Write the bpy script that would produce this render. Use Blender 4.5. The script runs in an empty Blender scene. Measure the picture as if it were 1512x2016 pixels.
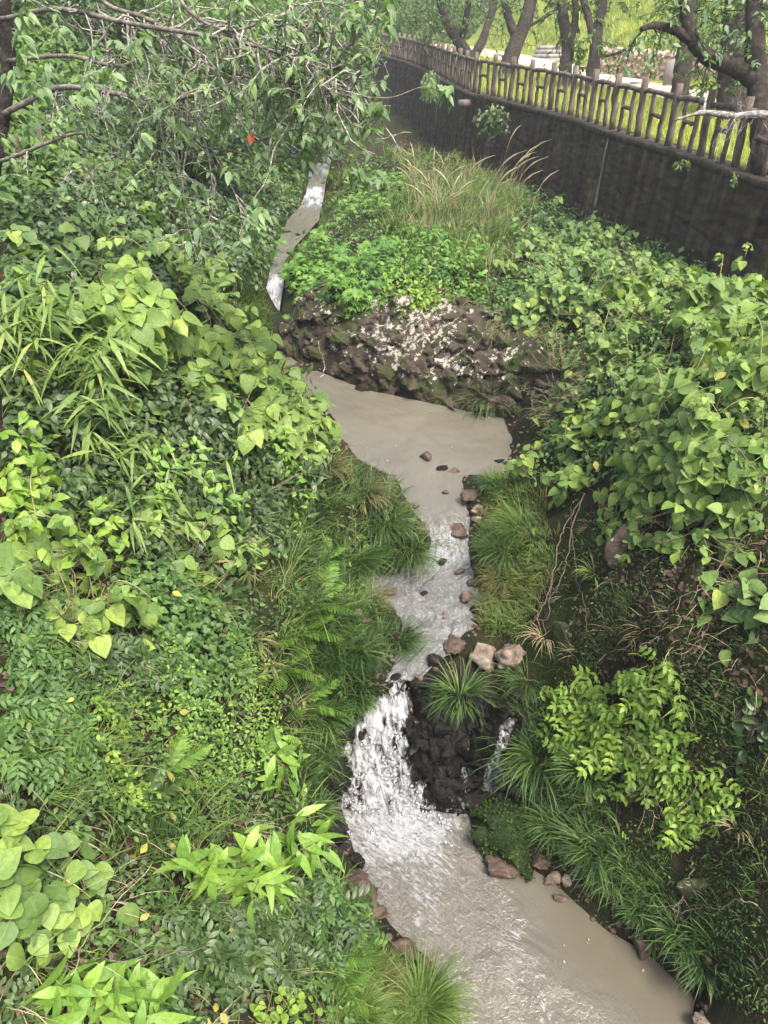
import bpy, math, random
import numpy as np
from mathutils import Matrix, Vector
random.seed(7); RNG = np.random.default_rng(11)
R = math.radians
sc = bpy.context.scene
COL = sc.collection

# ------------------------------------------------------------------ camera
PITCH = 34.0; FPX = 1494.0            # photograph 1512 x 2016
cam_d = bpy.data.cameras.new('camera'); cam = bpy.data.objects.new('camera', cam_d); COL.objects.link(cam)
cam.location = (0, 0, 0); cam.rotation_euler = (R(90 - PITCH), 0, 0)
cam_d.sensor_fit = 'VERTICAL'; cam_d.sensor_height = 24.0; cam_d.lens = 24.0 * FPX / 2016.0
cam_d.clip_start = 0.05; cam_d.clip_end = 500
sc.camera = cam
# ------------------------------------------------------------------ sky, sun, exposure
SUN_EL, SUN_AZ = 62.0, 142.0           # azimuth from +Y (view direction) towards +X
world = bpy.data.worlds.new('World'); sc.world = world; world.use_nodes = True
wn = world.node_tree.nodes; wl = world.node_tree.links
sky = wn.new('ShaderNodeTexSky'); sky.sky_type = 'NISHITA'; sky.sun_disc = False
sky.sun_elevation = R(SUN_EL); sky.sun_rotation = R(SUN_AZ)
sky.air_density = 1.0; sky.dust_density = 6.0; sky.ozone_density = 0.6
bg = wn['Background']; bg.inputs['Strength'].default_value = 0.095
wl.new(sky.outputs[0], bg.inputs[0])
sun_d = bpy.data.lights.new('sun', 'SUN'); sun_d.energy = 1.5; sun_d.angle = R(18); sun_d.color = (1.0, .95, .86)
sun = bpy.data.objects.new('sun', sun_d); COL.objects.link(sun)
sdir = Vector((math.sin(R(SUN_AZ)) * math.cos(R(SUN_EL)), math.cos(R(SUN_AZ)) * math.cos(R(SUN_EL)), math.sin(R(SUN_EL))))
sun.rotation_euler = (-sdir).to_track_quat('-Z', 'Y').to_euler()
sun.location = (6, 4, 14)
sc.view_settings.view_transform = 'Standard'; sc.view_settings.look = 'None'
sc.view_settings.gamma = 1.0; sc.view_settings.use_curve_mapping = False
sc.view_settings.exposure = 2.1
sc.render.engine = 'CYCLES'
sc.cycles.max_bounces = 6; sc.cycles.diffuse_bounces = 3; sc.cycles.glossy_bounces = 3
sc.cycles.transmission_bounces = 3; sc.cycles.transparent_max_bounces = 8; sc.cycles.volume_bounces = 1
sc.cycles.caustics_reflective = False; sc.cycles.caustics_refractive = False

# ------------------------------------------------------------------ rays: photograph pixel -> world
cp, sp_ = math.cos(R(PITCH)), math.sin(R(PITCH))
def ray(px, py):
    px = np.asarray(px, float); py = np.asarray(py, float)
    u = (px - 756) / FPX; v = (1008 - py) / FPX
    return np.stack([u, cp + v * sp_, -sp_ + v * cp], -1)
def atd(px, py, d): return ray(px, py) * d
def atz(px, py, z):
    r = ray(px, py); return r * (z / r[..., 2:3] if r.ndim > 1 else z / r[2])
def to_px(P):
    P = np.asarray(P, float); d = P[..., 1] * cp - P[..., 2] * sp_
    v = P[..., 1] * sp_ + P[..., 2] * cp
    return np.stack([756 + FPX * P[..., 0] / d, 1008 - FPX * v / d, d], -1)

# ------------------------------------------------------------------ numpy noise
_H = np.random.default_rng(3).random(65536)
def _hash(i, j, k=0):
    n = (i * 73856093) ^ (j * 19349663) ^ (k * 83492791)
    return _H[n & 65535]
def vnoise(x, y, z=None):
    x = np.asarray(x, float); y = np.asarray(y, float); z = np.zeros_like(x) if z is None else np.asarray(z, float)
    i = np.floor(x).astype(np.int64); j = np.floor(y).astype(np.int64); k = np.floor(z).astype(np.int64)
    fx, fy, fz = x - i, y - j, z - k
    fx = fx * fx * (3 - 2 * fx); fy = fy * fy * (3 - 2 * fy); fz = fz * fz * (3 - 2 * fz)
    r = 0
    for a in (0, 1):
        for b in (0, 1):
            for c in (0, 1):
                r = r + _hash(i + a, j + b, k + c) * (fx if a else 1 - fx) * (fy if b else 1 - fy) * (fz if c else 1 - fz)
    return r * 2 - 1
def fbm(x, y, z=None, o=4):
    s = 0; a = 1.0; f = 1.0
    for n in range(o):
        s = s + a * vnoise(x * f + 17 * n, y * f + 9 * n, None if z is None else z * f + 5 * n); a *= .5; f *= 2.03
    return s
def sstep(a, b, x):
    t = np.clip((x - a) / (b - a), 0, 1); return t * t * (3 - 2 * t)

# ------------------------------------------------------------------ mesh builder
def make_mesh(name, v, tris, uv=None, smooth=True, mat=None, attrs=None):
    v = np.asarray(v, np.float32); tris = np.asarray(tris, np.int32)
    n = tris.shape[1]
    me = bpy.data.meshes.new(name)
    me.vertices.add(len(v)); me.vertices.foreach_set('co', v.ravel())
    me.loops.add(tris.size); me.loops.foreach_set('vertex_index', tris.ravel())
    me.polygons.add(len(tris)); me.polygons.foreach_set('loop_start', np.arange(0, tris.size, n, dtype=np.int32))
    if smooth: me.polygons.foreach_set('use_smooth', np.ones(len(tris), bool))
    if uv is not None:
        l = me.uv_layers.new(name='UVMap'); l.data.foreach_set('uv', np.asarray(uv, np.float32)[tris.ravel()].ravel())
    if attrs:
        for k, a in attrs.items():
            at = me.attributes.new(k, 'FLOAT', 'POINT'); at.data.foreach_set('value', np.asarray(a, np.float32))
    me.update(calc_edges=True)
    if mat: me.materials.append(mat)
    return me
class MB:
    def __init__(s): s.v = []; s.t = []; s.uv = []; s.n = 0
    def raw(s, v, t, uv=None):
        v = np.asarray(v, float).reshape(-1, 3); t = np.asarray(t, np.int64).reshape(-1, 3)
        s.v.append(v); s.t.append(t + s.n); s.uv.append(np.zeros((len(v), 2)) if uv is None else np.asarray(uv, float)); s.n += len(v)
    def inst(s, T, pos, M):               # M (k,3,3) columns = axes*scale
        v, t, uv = T; k = len(pos)
        if k == 0: return
        V = np.einsum('kij,nj->kni', M, v) + np.asarray(pos)[:, None, :]
        t_ = (t[None] + (np.arange(k) * len(v))[:, None, None]).reshape(-1, 3)
        s.raw(V.reshape(-1, 3), t_, np.tile(uv, (k, 1)))
    def mesh(s, name, mat, smooth=True):
        if not s.v: return make_mesh(name, np.zeros((3, 3)), [[0, 1, 2]], mat=mat)
        return make_mesh(name, np.concatenate(s.v), np.concatenate(s.t), np.concatenate(s.uv), smooth, mat)
    def tube(s, pts, rad, k=6, cap=True, rough=0.0):
        pts = np.asarray(pts, float); n = len(pts); rad = np.broadcast_to(np.asarray(rad, float), (n,))
        tg = np.gradient(pts, axis=0); tg /= np.linalg.norm(tg, axis=1)[:, None] + 1e-9
        ref = np.array([0.31, 0.17, 0.93]) if abs(tg[:, 2]).mean() < .8 else np.array([1., .1, 0])
        a = np.cross(tg, ref); a /= np.linalg.norm(a, axis=1)[:, None] + 1e-9
        b = np.cross(tg, a)
        th = np.arange(k) * 2 * math.pi / k
        rr = rad[:, None] * (1 + rough * (RNG.random((n, k)) - .5) * 2)
        V = pts[:, None] + rr[..., None] * (a[:, None] * np.cos(th)[None, :, None] + b[:, None] * np.sin(th)[None, :, None])
        i = np.arange(n - 1)[:, None] * k + np.arange(k)[None]; j = np.arange(n - 1)[:, None] * k + (np.arange(k)[None] + 1) % k
        t = np.concatenate([np.stack([i, j, j + k], -1).reshape(-1, 3), np.stack([i, j + k, i + k], -1).reshape(-1, 3)])
        V = V.reshape(-1, 3)
        uv = np.stack([np.tile(th / 6.283, n), np.repeat(np.linspace(0, 1, n), k)], -1)
        if cap:
            V = np.concatenate([V, pts[:1], pts[-1:]]); uv = np.concatenate([uv, [[0, 0], [0, 1]]])
            q = np.arange(k); c0 = n * k
            t = np.concatenate([t, np.stack([(q + 1) % k, q, np.full(k, c0)], -1), np.stack([(n - 1) * k + q, (n - 1) * k + (q + 1) % k, np.full(k, c0 + 1)], -1)])
        s.raw(V, t, uv)
    def blades(s, root, az, L, el0, bend, w, S=5, twist=0.3, fold=True):
        """arching strips: root (n,3), azimuth, length, start elevation, total bend (radians), width"""
        n = len(root); L = np.broadcast_to(L, (n,)); el0 = np.broadcast_to(el0, (n,)); bend = np.broadcast_to(bend, (n,)); w = np.broadcast_to(w, (n,))
        t = np.linspace(0, 1, S + 1)
        el = el0[:, None] - bend[:, None] * (t[None, :-1] + .5 / S) ** 1.3
        dh = np.cos(el) * L[:, None] / S; dz = np.sin(el) * L[:, None] / S
        hx = np.concatenate([np.zeros((n, 1)), np.cumsum(dh, 1)], 1); hz = np.concatenate([np.zeros((n, 1)), np.cumsum(dz, 1)], 1)
        curl = (RNG.random(n) - .5)[:, None] * twist * t[None]
        A = az[:, None] + curl
        C = np.stack([root[:, 0:1] + hx * np.sin(A), root[:, 1:2] + hx * np.cos(A), root[:, 2:3] + hz], -1)
        tw = az + (RNG.random(n) - .5) * 1.2
        side = np.stack([np.cos(tw), -np.sin(tw), (RNG.random(n) - .5) * .5], -1)
        ww = w[:, None] * np.minimum(1, .45 + t * 2.2)[None] * (1 - t ** 2.2)[None] * .5 + .0004
        Lf = C - side[:, None] * ww[..., None]; Rt = C + side[:, None] * ww[..., None]
        V = np.stack([Lf, Rt], 2).reshape(-1, 3)
        q = np.arange(S) * 2
        tt = np.concatenate([np.stack([q, q + 1, q + 3], -1), np.stack([q, q + 3, q + 2], -1)])
        tt = (tt[None] + (np.arange(n) * (S + 1) * 2)[:, None, None]).reshape(-1, 3)
        uv = np.tile(np.stack([np.tile([0, 1], S + 1), np.repeat(t, 2)], -1), (n, 1))
        s.raw(V, tt, uv)

def nrm(a): return a / (np.linalg.norm(a, axis=-1, keepdims=True) + 1e-9)
def frames(fwd, up, scale):
    f = nrm(np.asarray(fwd, float)); x = nrm(np.cross(f, up)); z = np.cross(x, f)
    return np.stack([x, f, z], -1) * np.asarray(scale, float).reshape(-1, 1, 1)

# ------------------------------------------------------------------ leaf templates: base at origin, along +Y, top +Z
def leaf_T(width=.5, prof=None, fold=.18, droop=.25, tip=.0, rows=None, side=0.0, serr=0):
    """one blade: rows of left / rib / right"""
    prof = prof or [(0, .02), (.12, .45), (.32, .95), (.52, 1.0), (.74, .66), (.9, .26), (1.0, .0)]
    V = []; UV = []; T = []
    for y, wd in prof:
        w = wd * width * .5
        z = -droop * y * y
        sw = side * wd * width * .2
        V += [(-w + sw, y - .03 * wd, z + fold * w), (0, y, z), (w + sw, y - .03 * wd, z + fold * w)]
        UV += [(0.5 - .5 * wd, y), (.5, y), (.5 + .5 * wd, y)]
    for i in range(len(prof) - 1):
        a = i * 3
        for o in (0, 1):
            T += [(a + o, a + o + 1, a + o + 4), (a + o, a + o + 4, a + o + 3)]
    return (np.array(V, float), np.array(T), np.array(UV, float))
def combine(parts):
    v = []; t = []; u = []; n = 0
    for (T, M, p) in parts:
        v.append(T[0] @ np.asarray(M).T + p); t.append(T[1] + n); u.append(T[2]); n += len(T[0])
    return np.concatenate(v), np.concatenate(t), np.concatenate(u)
def rotz(a): c, s = math.cos(a), math.sin(a); return np.array([[c, -s, 0], [s, c, 0], [0, 0, 1.]])
def rotx(a): c, s = math.cos(a), math.sin(a); return np.array([[1., 0, 0], [0, c, -s], [0, s, c]])
def roty(a): c, s = math.cos(a), math.sin(a); return np.array([[c, 0, s], [0, 1., 0], [-s, 0, c]])
def strip_T(pts, w):
    pts = np.asarray(pts, float); n = len(pts)
    V = np.concatenate([pts + [w, 0, 0], pts - [w, 0, 0]]); T = []
    for i in range(n - 1): T += [(i, i + 1, n + i + 1), (i, n + i + 1, n + i)]
    return V, np.array(T), np.full((2 * n, 2), .5)
def kudzu_T(seed):
    rg = random.Random(seed)
    pr = [(0, .10), (.07, .62), (.22, .96), (.40, 1.0), (.62, .82), (.82, .44), (.93, .16), (1.0, .0)]
    P = []
    lat = lambda s: leaf_T(.92, pr, .12 + rg.random() * .25, .15 + rg.random() * .25, side=s)
    P.append((leaf_T(1.0, pr, .12 + rg.random() * .25, .15 + rg.random() * .3), rotz(rg.uniform(-.15, .15)) @ rotx(rg.uniform(-.5, .1)) * .56, np.array([0, .42, 0])))
    for s in (-1, 1):
        P.append((lat(s), rotz(-s * rg.uniform(1.05, 1.45)) @ roty(s * rg.uniform(-.1, .5)) @ rotx(rg.uniform(-.4, .1)) * .52, np.array([s * .01, .30, 0])))
    P.append((strip_T([(0, 0, -.05), (0, .2, 0), (0, .42, 0)], .008), np.eye(3), np.zeros(3)))
    return combine(P)
def palm_T(lobes=5, depth=.62, spread=2.1):
    V = [(0, .0, 0)]; U = [(.5, .0)]; T = []
    out = []
    for k in range(lobes):
        a = (k / (lobes - 1) - .5) * 2 * spread
        L = 1.0 - .38 * abs(k - (lobes - 1) / 2) / ((lobes - 1) / 2)
        for da, l in ((-.16, .62), (0, 1.0), (.16, .62)):
            out.append((a + da, l * L))
        if k < lobes - 1: out.append((a + spread / (lobes - 1), (1 - depth) * .95))
    for a, l in out:
        V.append((math.sin(a) * l * .62, .3 + math.cos(a) * l * .62, -.18 * l * l)); U.append((.5 + math.sin(a) * l * .5, .5 + math.cos(a) * l * .5))
    V[0] = (0, .3, .03)
    for i in range(1, len(out)): T.append((0, i + 1, i))
    T.append((0, 1, len(out)))
    A = (np.array(V, float), np.array(T), np.array(U, float))
    return combine([(A, np.eye(3), np.zeros(3)), (strip_T([(0, 0, -.05), (0, .3, 0)], .008), np.eye(3), np.zeros(3))])
SMALLP = [(0, .05), (.22, .75), (.5, 1.0), (.78, .55), (1.0, 0)]
def pinnate_T(pairs=4, ll=.34, lw=.42, seed=0, droop=.35):
    rg = random.Random(seed); P = []
    rach = [(0, y, -droop * y * y) for y in np.linspace(0, .8, 5)]
    P.append((strip_T(rach, .007), np.eye(3), np.zeros(3)))
    for i in range(pairs):
        y = .22 + .56 * i / max(1, pairs - 1); l = ll * (1 - .25 * abs(i / max(1, pairs - 1) - .5))
        for s in (-1, 1):
            P.append((leaf_T(lw, SMALLP, .25, .25), rotz(-s * rg.uniform(.85, 1.15)) @ rotx(rg.uniform(-.35, .05)) * l, np.array([0, y, -droop * y * y])))
    P.append((leaf_T(lw, SMALLP, .25, .25), rotx(-.5) * ll, np.array([0, .8, -droop * .64])))
    return combine(P)
def fern_T(pairs=17, width=.42, seed=0, droop=.55):
    rg = random.Random(seed); P = []
    P.append((strip_T([(0, y, .12 * y - droop * y * y) for y in np.linspace(0, 1, 7)], .006), np.eye(3), np.zeros(3)))
    pp = [(0, .5), (.3, 1.0), (.7, .7), (1.0, 0)]
    for i in range(pairs):
        y = .14 + .84 * i / pairs; e = math.sin(math.pi * min(1, (y - .05) * .93) ** .8) * width
        z = .12 * y - droop * y * y
        for s in (-1, 1):
            P.append((leaf_T(.26, pp, .1, .2), rotz(-s * rg.uniform(1.1, 1.3)) @ roty(s * .2) @ rotx(-.15) * max(.05, e), np.array([0, y, z])))
    return combine(P)
def whorl_T(n=6, lw=.3, seed=0, up=.5):
    """a shoot tip with lance leaves all round"""
    rg = random.Random(seed); P = []
    for k in range(n):
        P.append((leaf_T(lw, None, .2, .45), rotz(k * 2.4 + rg.uniform(-.3, .3)) @ rotx(up * (k / n) + rg.uniform(-.15, .25)) * rg.uniform(.65, 1), np.array([0, 0, .02 * k])))
    return combine(P)
# the whorl is centred on its stem: +Z is the stem axis

# ------------------------------------------------------------------ materials
MATS = {}
def _mat(name):
    m = bpy.data.materials.new(name); m.use_nodes = True; nt = m.node_tree
    return m, nt, nt.nodes, nt.links, nt.nodes['Principled BSDF']
def N(nodes, t, **kw):
    n = nodes.new(t)
    for k, v in kw.items():
        if k.startswith('i_'):
            key = k[2:]; n.inputs[int(key) if key.isdigit() else key].default_value = v
        else: setattr(n, k, v)
    return n
def ramp(nodes, stops, interp='LINEAR'):
    r = nodes.new('ShaderNodeValToRGB'); cr = r.color_ramp; cr.interpolation = interp
    while len(cr.elements) < len(stops): cr.elements.new(.5)
    for e, (p, c) in zip(cr.elements, stops): e.position = p; e.color = (*c, 1) if len(c) == 3 else c
    return r
def leaf_mat(name, stops, trans=.3, rough=.42, spec=.4, rib=.35, tcol=(1.25, 1.35, .55)):
    m, nt, n, l, b = _mat(name)
    geo = N(n, 'ShaderNodeNewGeometry'); oi = N(n, 'ShaderNodeObjectInfo')
    ad = N(n, 'ShaderNodeMath', operation='ADD'); fr = N(n, 'ShaderNodeMath', operation='FRACT')
    l.new(geo.outputs['Random Per Island'], ad.inputs[0]); l.new(oi.outputs['Random'], ad.inputs[1]); l.new(ad.outputs[0], fr.inputs[0])
    # neighbours share a tint: large soft patches shift the random pick
    tc = N(n, 'ShaderNodeTexCoord'); 
    nz = N(n, 'ShaderNodeTexNoise', i_Scale=1.6, i_Detail=2.0); l.new(geo.outputs['Position'], nz.inputs['Vector'])
    mx = N(n, 'ShaderNodeMath', operation='MULTIPLY_ADD', i_1=.55, i_2=-.06); l.new(fr.outputs[0], mx.inputs[0])
    a2 = N(n, 'ShaderNodeMath', operation='MULTIPLY_ADD', i_1=.55); l.new(nz.outputs[0], a2.inputs[0]); l.new(mx.outputs[0], a2.inputs[2])
    cr = ramp(n, stops); l.new(a2.outputs[0], cr.inputs[0])
    # midrib and side veins from the blade's own UV
    uv = N(n, 'ShaderNodeUVMap'); sx = N(n, 'ShaderNodeSeparateXYZ'); l.new(uv.outputs[0], sx.inputs[0])
    ab = N(n, 'ShaderNodeMath', operation='SUBTRACT', i_1=.5); l.new(sx.outputs[0], ab.inputs[0])
    ab2 = N(n, 'ShaderNodeMath', operation='ABSOLUTE'); l.new(ab.outputs[0], ab2.inputs[0])
    rb = N(n, 'ShaderNodeMapRange', i_1=.0, i_2=.07, i_3=1.0, i_4=.0); l.new(ab2.outputs[0], rb.inputs[0])
    vv = N(n, 'ShaderNodeMath', operation='MULTIPLY_ADD', i_1=-.9); l.new(ab2.outputs[0], vv.inputs[0]); l.new(sx.outputs[1], vv.inputs[2])
    vs = N(n, 'ShaderNodeMath', operation='MULTIPLY', i_1=44.0); l.new(vv.outputs[0], vs.inputs[0])
    sn = N(n, 'ShaderNodeMath', operation='SINE'); l.new(vs.outputs[0], sn.inputs[0])
    sv = N(n, 'ShaderNodeMapRange', i_1=.55, i_2=1.0, i_3=0, i_4=.5); l.new(sn.outputs[0], sv.inputs[0])
    mxv = N(n, 'ShaderNodeMath', operation='MAXIMUM'); l.new(rb.outputs[0], mxv.inputs[0]); l.new(sv.outputs[0], mxv.inputs[1])
    vf = N(n, 'ShaderNodeMath', operation='MULTIPLY', i_1=rib); l.new(mxv.outputs[0], vf.inputs[0])
    lt = N(n, 'ShaderNodeMix', data_type='RGBA', blend_type='MULTIPLY'); lt.inputs[0].default_value = 1.0
    l.new(cr.outputs[0], lt.inputs[6]); lt.inputs[7].default_value = (1.5, 1.45, 1.5, 1)
    vm = N(n, 'ShaderNodeMix', data_type='RGBA'); l.new(vf.outputs[0], vm.inputs[0]); l.new(cr.outputs[0], vm.inputs[6]); l.new(lt.outputs[2], vm.inputs[7])
    # blotches of age on the blade
    bz = N(n, 'ShaderNodeTexNoise', i_Scale=38.0, i_Detail=3.0); l.new(geo.outputs['Position'], bz.inputs['Vector'])
    bm = N(n, 'ShaderNodeMapRange', i_1=.3, i_2=.75, i_3=.78, i_4=1.18); l.new(bz.outputs[0], bm.inputs[0])
    fm = N(n, 'ShaderNodeVectorMath', operation='SCALE'); l.new(vm.outputs[2], fm.inputs[0]); l.new(bm.outputs[0], fm.inputs['Scale'])
    l.new(fm.outputs[0], b.inputs['Base Color'])
    b.inputs['Roughness'].default_value = rough; b.inputs['Specular IOR Level'].default_value = spec
    bp = N(n, 'ShaderNodeBump', i_Strength=.35, i_Distance=.004); l.new(mxv.outputs[0], bp.inputs['Height']); l.new(bp.outputs[0], b.inputs['Normal'])
    tr = N(n, 'ShaderNodeBsdfTranslucent'); tcm = N(n, 'ShaderNodeMix', data_type='RGBA', blend_type='MULTIPLY'); tcm.inputs[0].default_value = 1
    l.new(fm.outputs[0], tcm.inputs[6]); tcm.inputs[7].default_value = (*tcol, 1); l.new(tcm.outputs[2], tr.inputs[0])
    ms = N(n, 'ShaderNodeMixShader', i_0=trans); l.new(b.outputs[0], ms.inputs[1]); l.new(tr.outputs[0], ms.inputs[2])
    l.new(ms.outputs[0], n['Material Output'].inputs[0])
    MATS[name] = m; return m
def noise_mat(name, stops, scale=6, detail=6, rough=.85, bump=.4, bscale=None, spec=.3, extra=None, dist=.02, stretch=(1, 1, 1)):
    m, nt, n, l, b = _mat(name)
    geo = N(n, 'ShaderNodeNewGeometry'); oi = N(n, 'ShaderNodeObjectInfo')
    off = N(n, 'ShaderNodeVectorMath', operation='MULTIPLY_ADD'); l.new(geo.outputs['Position'], off.inputs[0]); off.inputs[1].default_value = stretch
    sc_ = N(n, 'ShaderNodeMath', operation='MULTIPLY', i_1=31.0); l.new(oi.outputs['Random'], sc_.inputs[0]); l.new(sc_.outputs[0], off.inputs[2])
    z = N(n, 'ShaderNodeTexNoise', i_Scale=scale, i_Detail=detail, i_Roughness=.65); l.new(off.outputs[0], z.inputs['Vector'])
    cr = ramp(n, stops); l.new(z.outputs[0], cr.inputs[0]); l.new(cr.outputs[0], b.inputs['Base Color'])
    z2 = N(n, 'ShaderNodeTexNoise', i_Scale=bscale or scale * 4, i_Detail=6.0, i_Roughness=.7); l.new(off.outputs[0], z2.inputs['Vector'])
    bp = N(n, 'ShaderNodeBump', i_Strength=bump, i_Distance=dist); l.new(z2.outputs[0], bp.inputs['Height']); l.new(bp.outputs[0], b.inputs['Normal'])
    b.inputs['Roughness'].default_value = rough; b.inputs['Specular IOR Level'].default_value = spec
    MATS[name] = m
    if extra: extra(nt, n, l, b, geo, cr, off)
    return m

# ------------------------------------------------------------------ scene objects
def link(name, me, parent=None, loc=None):
    o = bpy.data.objects.new(name, me); COL.objects.link(o)
    if parent: o.parent = parent
    if loc is not None: o.location = loc
    return o
def tag(o, label=None, cat=None, group=None, kind=None):
    if label: o['label'] = label
    if cat: o['category'] = cat
    if group: o['group'] = group
    if kind: o['kind'] = kind
    return o
def thing(name, loc, label, cat, group=None):
    o = bpy.data.objects.new(name, None); COL.objects.link(o); o.location = [float(c) for c in loc]; o.empty_display_size = .1
    return tag(o, label, cat, group)
def part(name, mb, mat, root, smooth=True, kind=None):
    """mb in world coordinates -> a child of root"""
    me = mb.mesh(name, mat, smooth) if isinstance(mb, MB) else mb
    o = link(name, me, root); o.matrix_parent_inverse = Matrix.Translation(-Vector(root.location)); 
    if kind: o['kind'] = kind
    return o
def leaf_parts(root, name, meshes, pos, M, cap=300, mbT=None, mat=None, rest='foliage', rng=None):
    """the `cap` leaves that show largest become objects, the others one joined part"""
    pos = np.asarray(pos); k = len(pos)
    if k == 0: return
    pp = to_px(pos); sz = np.linalg.norm(M[:, :, 1], axis=1) / np.maximum(.5, pp[:, 2])
    inside = (pp[:, 0] > -30) & (pp[:, 0] < 1540) & (pp[:, 1] > -30) & (pp[:, 1] < 2050)
    order = np.argsort(-(sz * np.where(inside, 1, .01)))
    base = np.array(root.location)
    for q, i in enumerate(order[:cap]):
        o = bpy.data.objects.new(name, meshes[i % len(meshes)]); COL.objects.link(o); o.parent = root
        m = M[i]; p = pos[i] - base
        o.matrix_basis = Matrix(((m[0, 0], m[0, 1], m[0, 2], p[0]), (m[1, 0], m[1, 1], m[1, 2], p[1]), (m[2, 0], m[2, 1], m[2, 2], p[2]), (0, 0, 0, 1)))
    if k > cap:
        mb = MB(); ro = order[cap:]
        for t in range(len(mbT)):
            s = ro[(ro % len(mbT)) == t]; mb.inst(mbT[t], pos[s], M[s])
        part(rest, mb, mat, root, kind='stuff')
# ================================================================== the stream: rows of left bank / right bank points, surface height
ROWS = [  # pxL, pyL, pxR, pyR, z     (from the far source down to the foot of the frame)
 (660, 285, 680, 285, -3.95), (640, 300, 664, 300, -4.05), (622, 322, 652, 322, -4.18), (606, 336, 650, 338, -4.28), (605, 352, 645, 352, -4.34),
 (600, 382, 640, 386, -4.56), (584, 410, 634, 414, -4.66), (562, 432, 632, 434, -4.70), (545, 478, 588, 480, -4.76),
 (533, 515, 562, 515, -4.82), (524, 560, 560, 564, -4.98), (506, 610, 552, 612, -5.26), (505, 645, 562, 650, -5.44),
 (540, 695, 590, 716, -5.49), (590, 736, 705, 764, -5.50), (628, 795, 1003, 832, -5.50), (648, 850, 1018, 862, -5.50),
 (695, 902, 1012, 912, -5.50), (775, 945, 918, 942, -5.51), (800, 995, 925, 992, -5.53), (826, 1030, 932, 1028, -5.58), (842, 1068, 925, 1070, -5.70),
 (822, 1112, 932, 1108, -5.82), (712, 1148, 942, 1150, -5.88), (775, 1205, 945, 1210, -5.90), (792, 1255, 918, 1260, -5.92),
 (772, 1302, 850, 1300, -5.96), (752, 1340, 820, 1338, -6.01), (728, 1378, 806, 1376, -6.10), (688, 1424, 812, 1424, -6.30),
 (670, 1482, 826, 1486, -6.55), (666, 1540, 872, 1545, -6.80), (668, 1586, 925, 1580, -6.98), (674, 1622, 945, 1636, -7.0),
 (690, 1682, 1050, 1702, -7.0), (715, 1752, 1130, 1762, -7.0), (757, 1822, 1200, 1826, -7.0), (826, 1886, 1290, 1882, -7.0), (875, 1962, 1370, 1960, -7.0)]
rl = np.array([atz(r[0], r[1], r[4]) for r in ROWS]); rr_ = np.array([atz(r[2], r[3], r[4]) for r in ROWS])
rl = np.concatenate([rl, [[.62, 2.0, -7.0], [.5, .5, -7.0], [.4, -5, -7.0]]]); rr_ = np.concatenate([rr_, [[2.75, 2.0, -7.0], [2.9, .5, -7], [3.0, -5, -7]]])

# ================================================================== terrain control points
CT = []
def cd(px, py, d, dz=0.0): p = atd(px, py, d); CT.append((p[0], p[1], p[2] + dz))
def cw(x, y, z): CT.append((x, y, z))
for k_, (a, b) in enumerate(zip(rl, rr_)):
    w = np.linalg.norm(b - a); e = (b - a) / w; far = k_ < 13
    CT.append(tuple(a + [0, 0, -.03 if far else .05])); CT.append(tuple(b + [0, 0, -.03 if far else .05]))
    dep = .40 if far else min(.35, .12 + w * .12)
    for t in (.22, .5, .78): q = a + (b - a) * t; CT.append((q[0], q[1], q[2] - dep * (1 if t == .5 else .75)))
# left bank (canopy depth seen in the photograph, ground below it)
for px, py, d, h in [(300, 600, 7.3, .45), (600, 780, 9.0, .5), (20, 500, 8.4, .5), (150, 800, 6.0, .5), (430, 800, 7.2, .5), (560, 980, 8.2, .35),
                     (100, 1100, 5.0, .4), (420, 1130, 6.5, .35), (640, 1050, 8.6, .25), (600, 1270, 7.6, .2), (300, 1350, 5.6, .3), (500, 1420, 6.7, .25),
                     (50, 1700, 4.1, .3), (250, 1650, 4.9, .3), (450, 1600, 5.9, .3), (250, 1950, 4.3, .25), (600, 1600, 6.8, .2), (600, 1780, 5.9, .3), (740, 1930, 6.15, .15), (500, 1950, 5.1, .25),
                     (-200, 1200, 4.2, .4), (-200, 1800, 3.4, .3), (500, 480, 14.0, .3), (430, 420, 17.0, .3), (300, 360, 16.0, .3), (100, 420, 11.5, .4), (250, 470, 10.5, .4), (430, 560, 10.5, .4),
                     (560, 350, 24.0, .2)]:
    cd(px, py, d, -h)
cw(-6.5, 12, -2.6); cw(-7, 16, -2.4); cw(-7.5, 22, -1.6); cw(-8, 30, .2); cw(-14, 20, 1.5); cw(-14, 8, -1.0); cw(-14, 34, 3.5); cw(-5, 30, -2.6); cw(-6, 40, -.5)
cw(-3.2, 5, -2.6); cw(-5, 3, -2.2); cw(-3, 0, -3.4); cw(-6, -4, -2.0); cw(-1.6, -4, -5.2); cw(-.4, -.5, -6.0); cw(-10, 0, -1.5); cw(-4.6, 9.0, -2.75); cw(-3.6, 8.0, -2.8)
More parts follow.
